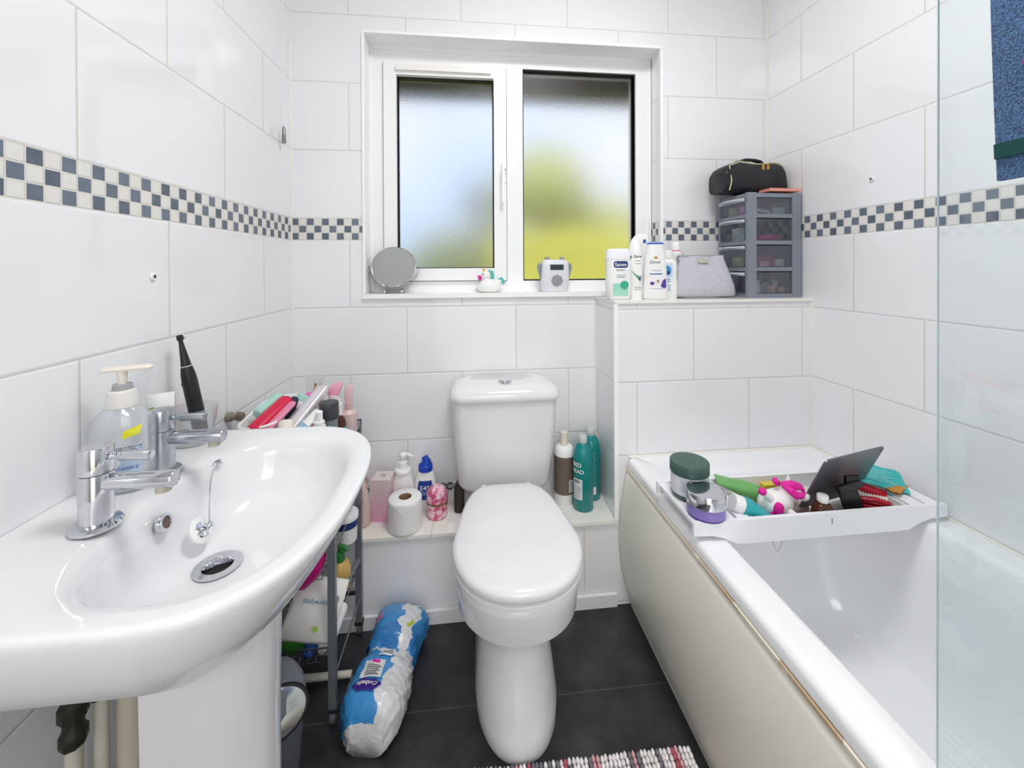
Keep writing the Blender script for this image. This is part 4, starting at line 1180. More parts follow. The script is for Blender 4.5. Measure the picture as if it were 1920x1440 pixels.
def teal(loc, rz, label, back):
    t = thing('teal_shampoo_bottle', label, 'bottle', loc, rz, group=None)
    bd = Body([(0, .032, .032), (.003, .035, .035), (.18, .035, .035), (.205, .030, .030), (.222, .018, .018), (.226, .014, .014)])
    bd.mesh(32).build('bottle_body', TEALP, t, angle=50)
    MB().lathe([(.0142, .2265), (.0142, .233), (.0150, .234), (.0150, .250), (.0135, .252)], 22).build('cap', clear_material('clear_cap', '#dfe7e6', .06, .1, .75, '#dbe4e2') if 'clear_cap' not in MATS else MATS['clear_cap'], t)
    if not back:
        decal(bd.text('BED', -.008, .160, .034, .0008, h=.014, bold=.02), 'logo_text', PLW, t)
        decal(bd.text('HEAD', -.006, .138, .046, .0008, h=.014, bold=.02), 'logo_text', PLW, t)
        decal(bd.text('TIGI', -.010, .122, .014, .0008, h=.005), 'logo_text', mat('pale_teal', '#8fc4c0', .5), t)
        decal(bd.rect(-.022, .012, .042, .112, .0008), 'label_patch', mat('label_grey', '#dfe3e4', .5), t)
        b = MB()
        for k in range(14):
            q = bd.rect(-.019 + k * .0017, -.0182 + k * .0017, .098, .108, .0014, 1, 2); b.add(q.v, q.f)
        for k in range(9):
            q = bd.rect(-.019, .004 + (k % 3) * .002, .048 + k * .0048, .0488 + k * .0048, .0014, 4, 1); b.add(q.v, q.f)
        b.build('barcode', INK, t)
        decal(bd.text('2', .004, .078, .005, .0018), 'label_text', INK, t)
    else:
        b = MB()
        for k in range(22):
            q = bd.rect(-.018, .016 - (k % 4) * .002, .06 + k * .0055, .0612 + k * .0055, .0008, 5, 1); b.add(q.v, q.f)
        b.build('label_text', mat('pale_teal', '#8fc4c0', .5), t)
        decal(bd.rect(-.004, .016, .025, .052, .0008), 'label_patch', mat('label_grey', '#dfe3e4', .5), t)
teal((1.016, -.130, LZ), -.70, 'teal shampoo bottle with big white lettering, in front on the ledge', False)
teal((1.062, -.068, LZ), -.2, 'teal shampoo bottle with small print, behind the other in the corner', True)
# ================================================================ on the washbasin
BZ = 0.7705
t = thing('hand_soap_bottle', 'clear hand soap pump bottle with white pump behind the near basin tap', 'bottle', (0.060, -.792, BZ), 0.35)
CLR = clear_material('clear_soap', '#f6f9fb', gloss=.08, rough=.05, body=.22, bodycol='#f0f2f5')
bd = Body([(0, .036, .022), (.004, .040, .026), (.05, .041, .027), (.095, .041, .027), (.115, .037, .024), (.128, .026, .019), (.133, .020, .017)], n=2.5)
bd.mesh(36).build('bottle_body', CLR, t, angle=50)
GW = mat('pump_grey_white', '#e2dedb', .35)
MB().lathe([(.0215, .1335), (.0215, .141), (.019, .158), (.0165, .160)], 28).build('collar', GW, t)
lab(MB().lathe([(.0125, .1602), (.0125, .168), (.011, .169)], 24).build('lock_ring', mat('ring_grey', '#a6a6aa', .4), t), 'grey ring')
b = MB().lathe([(.0055, .169), (.0065, .180), (.0075, .190)], 16).loft([rrect(-.026, .038, -.008, .008, .006, .190), rrect(-.027, .040, -.009, .009, .007, .193), rrect(-.024, .036, -.007, .007, .006, .197)])
b.build('pump_head', mat('cream_pump', '#e9e1d6', .35), t)
decal(bd.poly([(.008, .098), (.030, .106), (.028, .092), (.008, .086)], .0009), 'label_patch', mat('yellow_label', '#e6e23a', .4), t)
decal(bd.poly([(.030, .080), (.030, .030), (-.005, .030), (.012, .062)], .0008), 'label_patch', mat('ice_blue', '#c3d6ee', .4), t)
decal(bd.text('PROTECT', .016, .070, .030, .0014, h=.008), 'label_text', mat('slate_ink', '#5a6070', .4), t)
decal(bd.text('VITAMIN E', .012, .040, .030, .0014, h=.005, shear=.3), 'label_text', BLUE, t)
# toothpaste tube
t = thing('toothpaste_tube', 'white toothpaste tube with green mark standing between the soap and the far tap', 'tube', (0.046, -.690, BZ), .5)
bd = Body([(0, .014, .014), (.018, .014, .014), (.020, .017, .016), (.06, .019, .012), (.11, .021, .005), (.122, .021, .0015)], n=2.2)
bd.mesh(30).build('tube_body', bw, t, angle=50)
decal(bd.poly([(-.018, .082), (-.018, .098), (-.008, .100), (-.010, .084)], .0012), 'label_patch', mat('tube_green', '#68b52e', .4), t)
decal(bd.text('ALOE', -.002, .084, .016, .0014, h=.010), 'label_text', NAVY, t); decal(bd.text('20', .012, .074, .007, .0014, h=.008), 'label_text', mat('red_print', '#c9473f', .4), t)
# tumbler with the toothbrush
t = thing('tumbler', 'clear glass tumbler holding the toothbrush at the far end of the basin', 'tumbler', (0.058, -.618, BZ), 0)
TG = clear_material('tumbler_glass', '#fafcfc', gloss=.07, rough=.02, body=.06, bodycol='#ffffff')
b = MB().lathe([(.030, 0), (.033, .004), (.034, .006), (.043, .070), (.0445, .072), (.0415, .072), (.0325, .010), (.028, .007)], 36)
b.build('tumbler_body', TG, t, angle=70)
p0, p1 = Vector((0.066, -.605, BZ + .012)), Vector((0.030, -.612, .985))
t = thing('electric_toothbrush', 'black electric toothbrush leaning from the tumbler against the tiled wall', 'toothbrush', p0)
t.rotation_euler = (p1 - p0).to_track_quat('Z', 'Y').to_euler()
MB().lathe([(.010, 0), (.0125, .004), (.0135, .03), (.0135, .11), (.0125, .128), (.010, .142), (.0095, .143)], 26).build('brush_handle', BLACK, t)
MB().lathe([(.0098, .1432), (.0098, .145)], 26).build('brush_ring', mat('grey_ring2', '#c9ccd0', .3), t)
MB().lathe([(.0092, .1452), (.0070, .165), (.0042, .192), (.0040, .198), (.0060, .200), (.0060, .208), (.004, .210)], 20).build('brush_neck', mat('brush_black', '#232226', .3), t)
MB().lathe([(.0060, 0), (.0058, .010)], 14, M=Tr(-.004, 0, .204) @ Ry(-PI / 2)).build('brush_bristles', mat('bristles', '#dfe6e4', .8, bump=.001, bscale=800), t)
b = MB().lathe([(.0038, 0), (.0038, .0008), (.0028, .0008), (.0028, 0)], 18, M=Tr(.006, -.0118, .110) @ Rx(PI / 2)).lathe([(.0014, 0), (.0014, .001)], 10, M=Tr(.003, -.0128, .072) @ Rx(PI / 2)).lathe([(.001, 0), (.001, .001)], 10, M=Tr(.003, -.0128, .055) @ Rx(PI / 2))
b.build('brush_buttons', PLW, t)

# ================================================================ trolley between basin and ledge
TX0, TX1, TY0, TY1 = 0.045, 0.284, -.478, -.232
t = thing('storage_trolley', 'grey metal storage trolley with wire baskets between the basin and the ledge', 'trolley', (0.165, -.355, 0))
ox, oy = 0.165, -.355
PM = mat('grey_powder_metal', '#80858b', .35, metal=.45)
for (x, y) in ((TX1, TY0), (TX1, TY1), (TX0, TY0), (TX0, TY1)):
    MB().box(x - .009 - ox, x + .009 - ox, y - .007 - oy, y + .007 - oy, .045, .662).build('post', PM, t, bevel=.002)
for (x, y) in ((TX1, TY0), (TX1, TY1), (TX0, TY0), (TX0, TY1)):
    w = MB().lathe([(.016, -.008), (.019, -.006), (.019, .006), (.016, .008)], 18, M=Tr(x - ox, y + .010 - oy, .0195) @ Ry(PI / 2) ).build('castor', mat('castor_grey', '#5b5d61', .5), t)
    MB().box(x - .012 - ox, x + .012 - ox, y - .008 - oy, y + .012 - oy, .036, .046).build('castor_fork', DKMETAL, w, bevel=.002)
for x in (TX0, TX1): MB().box(x - .009 - ox, x + .009 - ox, TY0 - oy, TY1 - oy, .645, .662).build('top_rail', PM, t, bevel=.002)
WM = mat('wire_chrome', '#9a9ca0', .25, metal=.9)
def basket(z, h, name='wire_basket'):
    b = MB(); x0, x1, y0, y1 = TX0 + .011 - ox, TX1 - .011 - ox, TY0 + .003 - oy, TY1 - .008 - oy
    i = .022
    def loop(zz, e, r): b.tube([(x0 + e, y0 + e, zz), (x1 - e, y0 + e, zz), (x1 - e, y1 - e, zz), (x0 + e, y1 - e, zz)], r, 6, closed=True)
    loop(z + h, 0, .0028); loop(z + h * .5, i * .5, .0014); loop(z, i, .002)
    n = 9
    for k in range(n + 1):
        s = k / n
        for ya, yb in ((y0, y0 + i), (y1, y1 - i)):
            b.tube([(x0 + (x1 - x0) * s, ya, z + h), (x0 + i + (x1 - x0 - 2 * i) * s, yb, z)], .0011, 5)
        for xa, xb in ((x0, x0 + i), (x1, x1 - i)):
            b.tube([(xa, y0 + (y1 - y0) * s, z + h), (xb, y0 + i + (y1 - y0 - 2 * i) * s, z)], .0011, 5)
        b.tube([(x0 + i + (x1 - x0 - 2 * i) * s, y0 + i, z), (x0 + i + (x1 - x0 - 2 * i) * s, y1 - i, z)], .0011, 5)
        b.tube([(x0 + i, y0 + i + (y1 - y0 - 2 * i) * s, z), (x1 - i, y0 + i + (y1 - y0 - 2 * i) * s, z)], .0011, 5)
    b.build(name, WM, t)
basket(.620, .030); basket(.345, .050); basket(.135, .055)
# side rails on the room side
for (za, zb, r) in ((.295, .235, .008), (.105, .108, .003), (.47, .45, .006)):
    MB().tube([(TX1 + .0 - ox, TY0 - oy, za), (TX1 - ox, TY1 - oy, zb)], r, 8).build('side_rail', PM if r > .004 else WM, t)
MB().box(TX0 - ox, TX1 - ox, TY1 - .004 - oy, TY1 + .004 - oy, .128, .136).build('back_rail', DKMETAL, t)

# ---- top basket
KZ = .6235
ITEMS = 'toiletries heaped in the top basket of the trolley'
# shallow white oval box with its rim showing
t = thing('white_storage_tub', 'shallow white tub with upturned rim at the wall end of the trolley top', 'tub', (0.098, -.355, KZ + .062), (.10, -.10, 0))
b = MB(); A = lambda e, z: rrect(-.050 + e, .050 - e, -.095 + e, .100 - e, .040, z, 8)
b.loft([A(.012, 0), A(.008, .002), A(.0, .052), A(-.003, .056), A(-.001, .060), A(.004, .058), A(.010, .006)], True, True)
b.build('tub_body', PLW, t, angle=60)
def leaning(name, mt, p0, p1, r, label, cat, flat=1.0, prof=None):
    p0, p1 = Vector(p0), Vector(p1); L = (p1 - p0).length
    M = p0.copy(); q = (p1 - p0).to_track_quat('Z', 'Y')
    prof = prof or [(0, .75), (.03, .95), (.1, 1), (.9, 1), (.97, .9), (1, .6)]
    b = MB().loft([sell(0, 0, r * k, r * k * flat, 2.3, L * s, 22) for s, k in prof])
    o = b.build(name, mt, loc=p0); o.rotation_euler = q.to_euler()
    return tag(o, label, cat, ITEMS)
def leaning_t(name, p0, p1, label, cat, group=ITEMS):
    p0, p1 = Vector(p0), Vector(p1)
    t = thing(name, label, cat, p0, 0, group); t.rotation_euler = (p1 - p0).to_track_quat('Z', 'Y').to_euler()
    return t, (p1 - p0).length
leaning('red_case', mat('crimson', '#d21c46', .4), (.090, -.455, .725), (.135, -.36, .775), .020, 'crimson red soft case lying in the white tub', 'case', .6)
leaning('pink_case', mat('rose_pink', '#e08aa8', .4), (.120, -.455, .722), (.155, -.375, .768), .013, 'rose pink slim case beside the red one in the trolley', 'case', .5)
leaning('mint_tube', mat('mint', '#a9d6cb', .4), (.075, -.40, .745), (.105, -.33, .770), .015, 'mint green tube at the back of the white tub', 'tube')
leaning('navy_pouch', mat('deep_navy', '#252a44', .5), (.128, -.40, .725), (.150, -.34, .765), .014, 'dark navy case between the pink case and the mint lid', 'case')
t, L = leaning_t('face_cream_jar', (.160, -.34, .735), (.175, -.325, .768), 'round jar with pale teal lid in the middle of the trolley top', 'jar')
MB().lathe([(.024, 0), (.026, .003), (.026, .022)], 28).build('jar_body', PLW, t); lab(MB().lathe([(.0275, .0225), (.0275, .036), (.025, .039)], 28).build('lid', mat('pale_teal_lid', '#a8d8cf', .35), t), 'pale teal lid')
leaning('cream_compact', mat('ivory', '#e6ded0', .4), (.172, -.462, .712), (.165, -.440, .740), .019, 'ivory round compact at the basin side of the trolley top', 'compact')
CP = clear_material('clear_pack', '#f8f8fa', .10, .12, .42, '#f8f8fb')
t, L = leaning_t('clear_brush_pack', (.170, -.45, .715), (.222, -.345, .795), 'clear plastic pack of white and pink brushes leaning on the trolley', 'pack')
MB().loft([sell(0, 0, .019, .012, 2.6, z, 20) for z in (0, .01, L * .7, L)]).build('wrapper', CP, t)
for k, (dx, c) in enumerate(((-.008, PLW), (0, mat('soft_pink', '#ecc3d4', .4)), (.008, PLW))):
    MB().lathe([(.004, .004), (.004, L - .006)], 10, cx=dx).build('brush', c, t)
t, L = leaning_t('striped_toothpaste', (.190, -.468, .705), (.238, -.425, .760), 'white toothpaste tube with blue and red bands beside the nozzle bottle', 'tube')
bd = Body([(0, .012, .012), (.015, .012, .012), (.016, .018, .010), (L * .95, .018, .007), (L, .018, .003)], n=2.2)
bd.mesh(24).build('tube_body', bw, t); MB().loft([sell(0, 0, .0184, .0098, 2.2, z, 24) for z in (.030, .042)]).build('tube_band', mat('sky_band', '#8fc0da', .4), t)
MB().loft([sell(0, 0, .0186, .0104, 2.2, z, 24) for z in (.018, .026)]).build('tube_band', mat('red_band', '#d32b3a', .4), t)
leaning('red_lid_tube', mat('scarlet', '#cf1f3c', .35), (.208, -.462, .690), (.235, -.440, .724), .014, 'small scarlet tube low beside the nozzle bottle', 'tube')
def upright(name, loc, label, cat, parts, rz=0, rot=None):
    t = thing(name, label, cat, loc, rot if rot else rz, ITEMS)
    for nm, pr, mt in parts:
        MB().lathe(pr, 24).build(nm, mt, t)
    return t
upright('nozzle_bottle', (.247, -.452, KZ), 'small white bottle with a stepped nozzle cap on the trolley', 'bottle', [('bottle_body', [(.015, 0), (.0165, .003), (.0165, .100), (.015, .108)], bw), ('cap', [(.0135, .1085), (.0135, .118), (.009, .120), (.0085, .142), (.006, .144)], PLW)])
upright('teal_capped_tube', (.262, -.432, KZ), 'small tube with turquoise cap behind the nozzle bottle', 'tube', [('tube_body', [(.010, 0), (.010, .070)], bw), ('cap', [(.0105, .0705), (.0105, .092), (.009, .094)], mat('turquoise', '#2fc3cf', .35))])
upright('dark_capped_can', (.252, -.392, KZ), 'grey can with a wide charcoal cap on the trolley', 'can', [('can_body', [(.021, 0), (.022, .003), (.022, .104)], mat('can_grey', '#7d8285', .35)), ('cap', [(.0240, .1045), (.0240, .143), (.022, .147), (.012, .148)], mat('charcoal_cap', '#3a3c40', .4))])
upright('perfume_box', (.182, -.292, KZ), 'clear boxed perfume with amber bottles inside, tallest at the back of the trolley', 'perfume', [('inner_bottle', [(.007, .100), (.007, .150), (.004, .156), (.004, .170)], GOLD)])
for o in (bpy.data.objects['perfume_box'],):
    MB().box(-.020, .020, -.014, .014, .085, .188).build('clear_box', clear_material('clear_box', '#fbfbfc', .08, .08, .10, '#f4f4f8'), o); MB().lathe([(.007, .100), (.007, .148), (.004, .154), (.004, .168)], 16, cx=.013).build('inner_bottle', GOLD, o)
    MB().box(-.019, .019, -.013, .013, 0, .084).build('box_base', mat('pale_card2', '#e5d5d8', .5), o)
upright('magenta_pot', (.185, -.330, KZ), 'magenta lidded pot in front of the boxed perfume', 'pot', [('pot_body', [(.016, 0), (.018, .003), (.018, .120)], PLW), ('lid', [(.0185, .1205), (.0185, .150), (.016, .153)], mat('magenta_lid', '#e055b0', .35))])
t = upright('pink_spray', (.232, -.292, KZ), 'white spray bottle with baby pink trigger at the back of the trolley', 'bottle', [('bottle_body', [(.017, 0), (.019, .003), (.019, .118), (.014, .126)], mat('milky_pink', '#efdfe4', .3)), ('collar', [(.013, .1265), (.013, .134)], PLW)])
MB().loft([rrect(-.014, .014, -.008, .008, .004, .134), rrect(-.018, .020, -.009, .009, .005, .150), rrect(-.008, .024, -.006, .006, .003, .162), rrect(.004, .022, -.004, .004, .003, .170)]).build('spray_head', mat('baby_pink', '#efa8c4', .35), t)
t = upright('pale_pink_pump', (.276, -.300, KZ), 'dusty pink hair bottle with folded pump at the right of the trolley', 'bottle', [('bottle_body', [(.020, 0), (.022, .003), (.022, .085), (.013, .095)], mat('dusty_pink', '#dcbfc0', .35)), ('collar', [(.011, .0955), (.011, .112)], mat('dusty_pink2', '#d0aeb0', .35))])
MB().loft([rrect(-.009, .009, -.007, .007, .004, .112), rrect(-.012, .012, -.008, .008, .005, .135), rrect(-.009, .012, -.006, .006, .004, .158), rrect(-.004, .008, -.004, .004, .003, .165)]).build('pump_head', mat('dusty_pink3', '#e0bcbf', .35), t)
upright('white_cap_bottle', (.256, -.335, KZ), 'small white bottle with white cap behind the charcoal-capped can', 'bottle', [('bottle_body', [(.013, 0), (.013, .095)], bw), ('cap', [(.0120, .0955), (.0120, .122), (.010, .124)], PLW)])
upright('brown_oil_bottle', (.272, -.368, KZ), 'brown bottle with a turquoise label beside the charcoal-capped can', 'bottle', [('bottle_body', [(.014, 0), (.016, .003), (.016, .080), (.012, .095), (.005, .100)], mat('amber_glass', '#4a2718', .12)), ('label_wrap', [(.0164, .03), (.0164, .072)], mat('turq_label', '#25b7b4', .4))])

# ---- middle and bottom baskets, under the basin
MZ = .348
t = thing('baby_wipes_pack', 'white and blue pack of wipes standing askew in the trolley middle basket', 'wipes pack', (0.233, -.458, .262), (math.radians(-20), math.radians(22), .25))
wp = Body([(-.055, .062, .004), (-.045, .062, .018), (.04, .060, .022), (.065, .060, .018), (.078, .060, .004)], n=5)
b = wp.mesh(40)
for i, v in enumerate(b.v): b.v[i] = Vector((v.x, v.y + .002 * math.sin(v.z * 160 + v.x * 60), v.z))
b.build('pack_body', mat('wipes_white', '#e8e6e2', .45), t, angle=60)
vs, fs = text2d('waterwipes', .078)
decal(MB().add([wp.front(-x, .032 - y, .0025) for x, y in vs], fs), 'logo_text', mat('aqua_print', '#2f86b5', .4), t)
decal(wp.poly([(.0, -.02), (.014, -.016), (.020, -.024), (.008, -.028)], .0025), 'leaf_mark', mat('leafg', '#8fb94a', .4), t)
t = MB(); blob(t, (0, 0, 0), (.030, .026, .058), 9, 14)
o = t.build('magenta_bag', mat('magenta_film', '#c2107a', .3, bump=.004, bscale=30), loc=(.230, -.474, .392), rot=(0, .5, 0)); tag(o, 'shiny magenta plastic bag in the middle basket under the basin rim', 'bag')
t = thing('green_pump_soap', 'liquid soap bottle with green pump and yellow soap in the middle basket', 'bottle', (0.262, -.345, .2405), 0)
MB().lathe([(.026, 0), (.029, .004), (.029, .050), (.022, .068), (.013, .074)], 28).build('bottle_body', mat('honey_soap', '#c9a860', .2), t)
GN = mat('soap_green', '#2f7a3c', .35)
b = MB().lathe([(.014, .0745), (.014, .095), (.010, .097), (.005, .099), (.005, .112)], 20).tube([(0, 0, .112), (.015, -.008, .114), (.026, -.014, .108)], [.008, .007, .004], 10)
b.build('pump', GN, t); MB().lathe([(.0294, .012), (.0294, .032)], 28).build('label_wrap', GN, t)
MB().box(-.05, .03, -.04, .04, -.006, -.001).build('tray_shelf', WM, t) if False else None
t = thing('white_cream_tub', 'white tub with a navy band in the middle basket beside the far trolley post', 'tub', (0.262, -.285, .330))
MB().lathe([(.026, 0), (.030, .003), (.032, .062), (.0325, .066)], 30).build('tub_body', PLW, t)
MB().lathe([(.0345, .0662), (.0345, .080), (.033, .082)], 30).build('lid', PLW, t)
lab(MB().lathe([(.0322, .045), (.0330, .0655)], 30).build('tub_band', NAVY, t), 'navy band')
LBZ = .1385
for nm, mt, p0, p1, r, lb in (('blue_tube', mat('blue_tube', '#2a57a8', .35), (.215, -.462, .160), (.250, -.37, .215), .014, 'blue tube with white end lying in the bottom basket'),
                             ('white_canister', bw, (.253, -.452, .158), (.272, -.36, .205), .019, 'white canister lying in the bottom basket'),
                             ('white_spray_can', bw, (.252, -.462, .222), (.262, -.37, .270), .016, 'white can lying on top in the bottom basket')):
    leaning(nm, mt, p0, p1, r, lb, 'tube' if 'tube' in nm else 'can')['group'] = 'things lying in the bottom basket'
t = MB(); blob(t, (0, 0, 0), (.042, .035, .035), 21, 14)
o = t.build('green_bag', mat('green_film', '#3c8a2e', .35, vary=.5, bscale=18, bump=.003), loc=(.172, -.425, .185)); tag(o, 'glossy green and yellow plastic bag in the bottom basket', 'bag')

# ================================================================ pedal bin
t = thing('swing_bin', 'grey bin with a silver swing lid behind the washbasin pedestal', 'bin', (0.176, -.600, 0), .5)
BG = mat('bin_grey', '#6f757c', .45)
b = MB(); O = lambda rx, ry, z: sell(0, 0, rx, ry, 2.3, z, 40)
b.loft([O(.068, .060, 0), O(.070, .062, .004), O(.082, .074, .16), O(.084, .076, .165)]); b.build('bin_body', BG, t, angle=50)
b = MB().loft([O(.086, .078, .1655), O(.087, .079, .18), O(.083, .074, .21), O(.070, .060, .235), O(.050, .040, .247), O(.02, .016, .251)])
b.build('bin_lid', mat('bin_grey2', '#7c8289', .4), t, angle=50)
MM = Tr(.018, -.050, .205) @ Rx(math.radians(58))
b = MB().loft([sell(0, 0, r * .068, r * .046, 2, z, 30) for r, z in ((1, -.006), (1.0, .006), (.94, .010), (.90, .010))], M=MM); b.build('flap_rim', BLACK, t)
b = MB().loft([sell(0, 0, r * .068, r * .046, 2, z, 30) for r, z in ((.9, .006), (.88, .0115), (.6, .016), (.2, .018))], M=MM); lab(b.build('swing_flap', mat('bin_silver', '#c8c8c6', .14, metal=1, bump=.001, bscale=12), t), 'polished silver flap')
# thin white pipe on the floor
o = MB().tube([(0.02, -.37, .020), (0.30, -.372, .020)], .009, 12).build('floor_pipe', cu); tag(o, 'white pipe running low along the floor under the trolley', 'pipe')

# ================================================================ plastic pack of toilet rolls
t = thing('toilet_roll_pack', 'torn blue and white plastic pack of toilet rolls on the floor beside the trolley', 'toilet roll pack', (0.395, -.42, 0))
ax0, ax1 = Vector((0.378, -.556)), Vector((0.425, -.250))
def pack_ring(s, up=0):
    c = ax0 + (ax1 - ax0) * s
    w = .064 + .016 * s + .008 * math.sin(s * 6.2 + .4); h = .128 - .012 * abs(math.sin(s * 5)) if s < .52 else .112 + .018 * math.sin((s - .5) * 6)
    if abs(s - .5) < .06: h *= .86; w *= .93
    e_ = min(1, (s + .0) / .15, (1 - s) / .10); e_ = max(.0, e_)
    f = .34 + .66 * math.sqrt(1 - (1 - e_) ** 2); w *= .45 + .55 * f; h0 = h * f
    pts = []; nn = 40
    dr = (ax1 - ax0).normalized(); px = Vector((dr.y, -dr.x))
    for i in range(nn):
        a = 2 * PI * i / nn
        u = w * spow(math.cos(a), .75); v = h0 / 2 + h0 / 2 * spow(math.sin(a), .75)
        wr = .0035 * math.sin(i * 2.3 + s * 40) + .002 * math.sin(i * 5.1 + s * 90)
        if v < .01: wr = 0
        q = c + px * (u + wr)
        pts.append((q.x - .395, q.y + .42, max(.0008, v + wr * .6)))
    return pts
NR = 44
rings = [pack_ring(k / (NR - 1)) for k in range(NR)]
def film():
    m = bpy.data.materials.new('pack_print'); m.use_nodes = True; tt = m.node_tree; p = tt.nodes['Principled BSDF']; N = NB(tt)
    uv = tt.nodes.new('ShaderNodeUVMap'); uv.uv_map = 'UVMap'; sp = tt.nodes.new('ShaderNodeSeparateXYZ'); tt.links.new(uv.outputs[0], sp.inputs[0])
    n = tt.nodes.new('ShaderNodeTexNoise'); n.inputs['Scale'].default_value = 7; n.inputs['Detail'].default_value = 3; tt.links.new(uv.outputs[0], n.inputs['Vector'])
    ww = N.m('MULTIPLY', N.m('SUBTRACT', n.outputs[0], .5), .22)
    v = N.m('ADD', sp.outputs[1], ww); u = N.m('ADD', sp.outputs[0], ww)     # u 0..1 round from the right side over the top, v along
    def band(x, a, b_): return N.m('MULTIPLY', N.m('GREATER_THAN', x, a), N.m('LESS_THAN', x, b_))
    blue = N.m('MAXIMUM', N.m('MULTIPLY', band(u, .22, .60), N.m('LESS_THAN', v, .48)), N.m('MULTIPLY', N.m('GREATER_THAN', v, .52), N.m('SUBTRACT', 1.0, band(u, .12, .22))))
    blue = N.m('MAXIMUM', blue, band(u, -.5, .03)) if False else blue
    blue = N.m('MULTIPLY', blue, N.m('GREATER_THAN', sp.outputs[1], .016))
    pink = N.m('MULTIPLY', band(u, .36, .47), N.m('MAXIMUM', band(v, .40, .50), band(v, .74, .86)))
    yel = N.m('MULTIPLY', band(u, .13, .17), band(v, .66, .76))
    c = N.mix(blue, lin('#d9dadc'), lin('#3c8fce'))
    c = N.mix(N.m('MULTIPLY', band(v, .55, .68), blue), c, lin('#2f78bb'))
    c = N.mix(pink, c, lin('#d4268c')); c = N.mix(yel, c, lin('#b7c23a'))
    tt.links.new(c, p.inputs['Base Color']); p.inputs['Roughness'].default_value = .22; p.inputs['Coat Weight'].default_value = .5
    tcn = tt.nodes.new('ShaderNodeTexCoord'); n2 = tt.nodes.new('ShaderNodeTexNoise'); n2.inputs['Scale'].default_value = 22; n2.inputs['Detail'].default_value = 4; n2.inputs['Distortion'].default_value = 1.5
    tt.links.new(tcn.outputs['Object'], n2.inputs['Vector']); bp = tt.nodes.new('ShaderNodeBump'); bp.inputs['Distance'].default_value = .004; tt.links.new(n2.outputs[0], bp.inputs['Height']); tt.links.new(bp.outputs[0], p.inputs['Normal'])
    return m
me = bpy.data.meshes.new('wrapper'); bm = bmesh.new(); uvl = bm.loops.layers.uv.new('UVMap')
V = [[bm.verts.new(p) for p in r] for r in rings]
for j in range(NR - 1):
    for i in range(40):
        f = bm.faces.new((V[j][i], V[j][(i + 1) % 40], V[j + 1][(i + 1) % 40], V[j + 1][i])); f.smooth = True
        for lp, (uu, vv) in zip(f.loops, ((i, j), (i + 1, j), (i + 1, j + 1), (i, j + 1))): lp[uvl].uv = (uu / 40, vv / (NR - 1))
for r, fl in ((0, 1), (NR - 1, 0)):
    f = bm.faces.new(V[r] if not fl else list(reversed(V[r]))); f.smooth = True
    for lp in f.loops: lp[uvl].uv = (.9, .02)
bmesh.ops.recalc_face_normals(bm, faces=bm.faces); bm.to_mesh(me); bm.free(); me.materials.append(film())
o = bpy.data.objects.new('wrapper', me); COL.objects.link(o); o.parent = t
# printed panel and lettering laid over the top of the near end
dr = (ax1 - ax0).normalized(); px = Vector((dr.y, -dr.x))
def on_pack(x, y, off=.003):       # x across (to the right), y along (0 = near end)
    s = max(0.02, min(.98, y / (ax1 - ax0).length)); r = rings[int(round(s * (NR - 1)))]
    r0 = rings[int(s * (NR - 1))]; r1 = rings[min(NR - 1, int(s * (NR - 1)) + 1)]; tt = s * (NR - 1) - int(s * (NR - 1))
    q = ax0 + dr * y + px * x; q = Vector((q.x - .395, q.y + .42))
    # height: top surface of the ring at that offset
    def top(rr):
        best = None
        up = [p for p in rr if p[2] > .04]
        up.sort(key=lambda p: (Vector((p[0], p[1])) - q).length)
        a, b_ = up[0], up[1]; da, db = (Vector(a[:2]) - q).length, (Vector(b_[:2]) - q).length
        return (a[2] * db + b_[2] * da) / max(1e-6, da + db)
    return (q.x, q.y, top(r0) * (1 - tt) + top(r1) * tt + off)
def pgrid(x0, x1, y0, y1, off, n=8, m_=8):
    vs = [on_pack(x0 + (x1 - x0) * i / n, y0 + (y1 - y0) * j / m_, off) for j in range(m_ + 1) for i in range(n + 1)]
    fs = [(j * (n + 1) + i, j * (n + 1) + i + 1, (j + 1) * (n + 1) + i + 1, (j + 1) * (n + 1) + i) for j in range(m_) for i in range(n)]
    return MB().add(vs, fs)
pgrid(-.040, .012, .066, .112, .0035).build('info_panel', mat('panel_white', '#dfe0e2', .4), t)
b = MB()
for k in range(9):
    q = pgrid(-.030, .006 - (k % 3) * .004, .071 + k * .0034, .0722 + k * .0034, .0045, 4, 1); b.add(q.v, q.f)
b.build('info_text', INK, t)
pgrid(-.022, -.002, .104, .110, .0047, 3, 2).build('info_patch', MAG, t)
q = MB(); n_ = 26
vs = [on_pack(-.014, .047, .0045)] + [on_pack(-.014 + .034 * spow(math.cos(a), .9) * (1 + .06 * math.cos(4 * a)), .047 + .015 * math.sin(a) * (1 + .18 * math.cos(6 * a)), .0045) for a in (2 * PI * i / n_ for i in range(n_))]
q.add(vs, [(0, 1 + i, 1 + (i + 1) % n_) for i in range(n_)]); q.build('logo_patch', mat('deep_purple', '#3c1f84', .35), t)
vs, fs = text2d('Cushelle', .052, bold=.01)
MB().add([on_pack(-.014 - x, .047 - y, .0065) for x, y in vs], fs).build('logo_text', PLW, t)
pgrid(-.012, .022, .124, .154, .0035).build('barcode_panel', mat('panel_white', '#dfe0e2', .4), t)
b = MB()
for k in range(11):
    q = pgrid(-.009 + k * .0026, -.0078 + k * .0026, .127, .151, .0045, 1, 4); b.add(q.v, q.f)
b.build('barcode', INK, t)

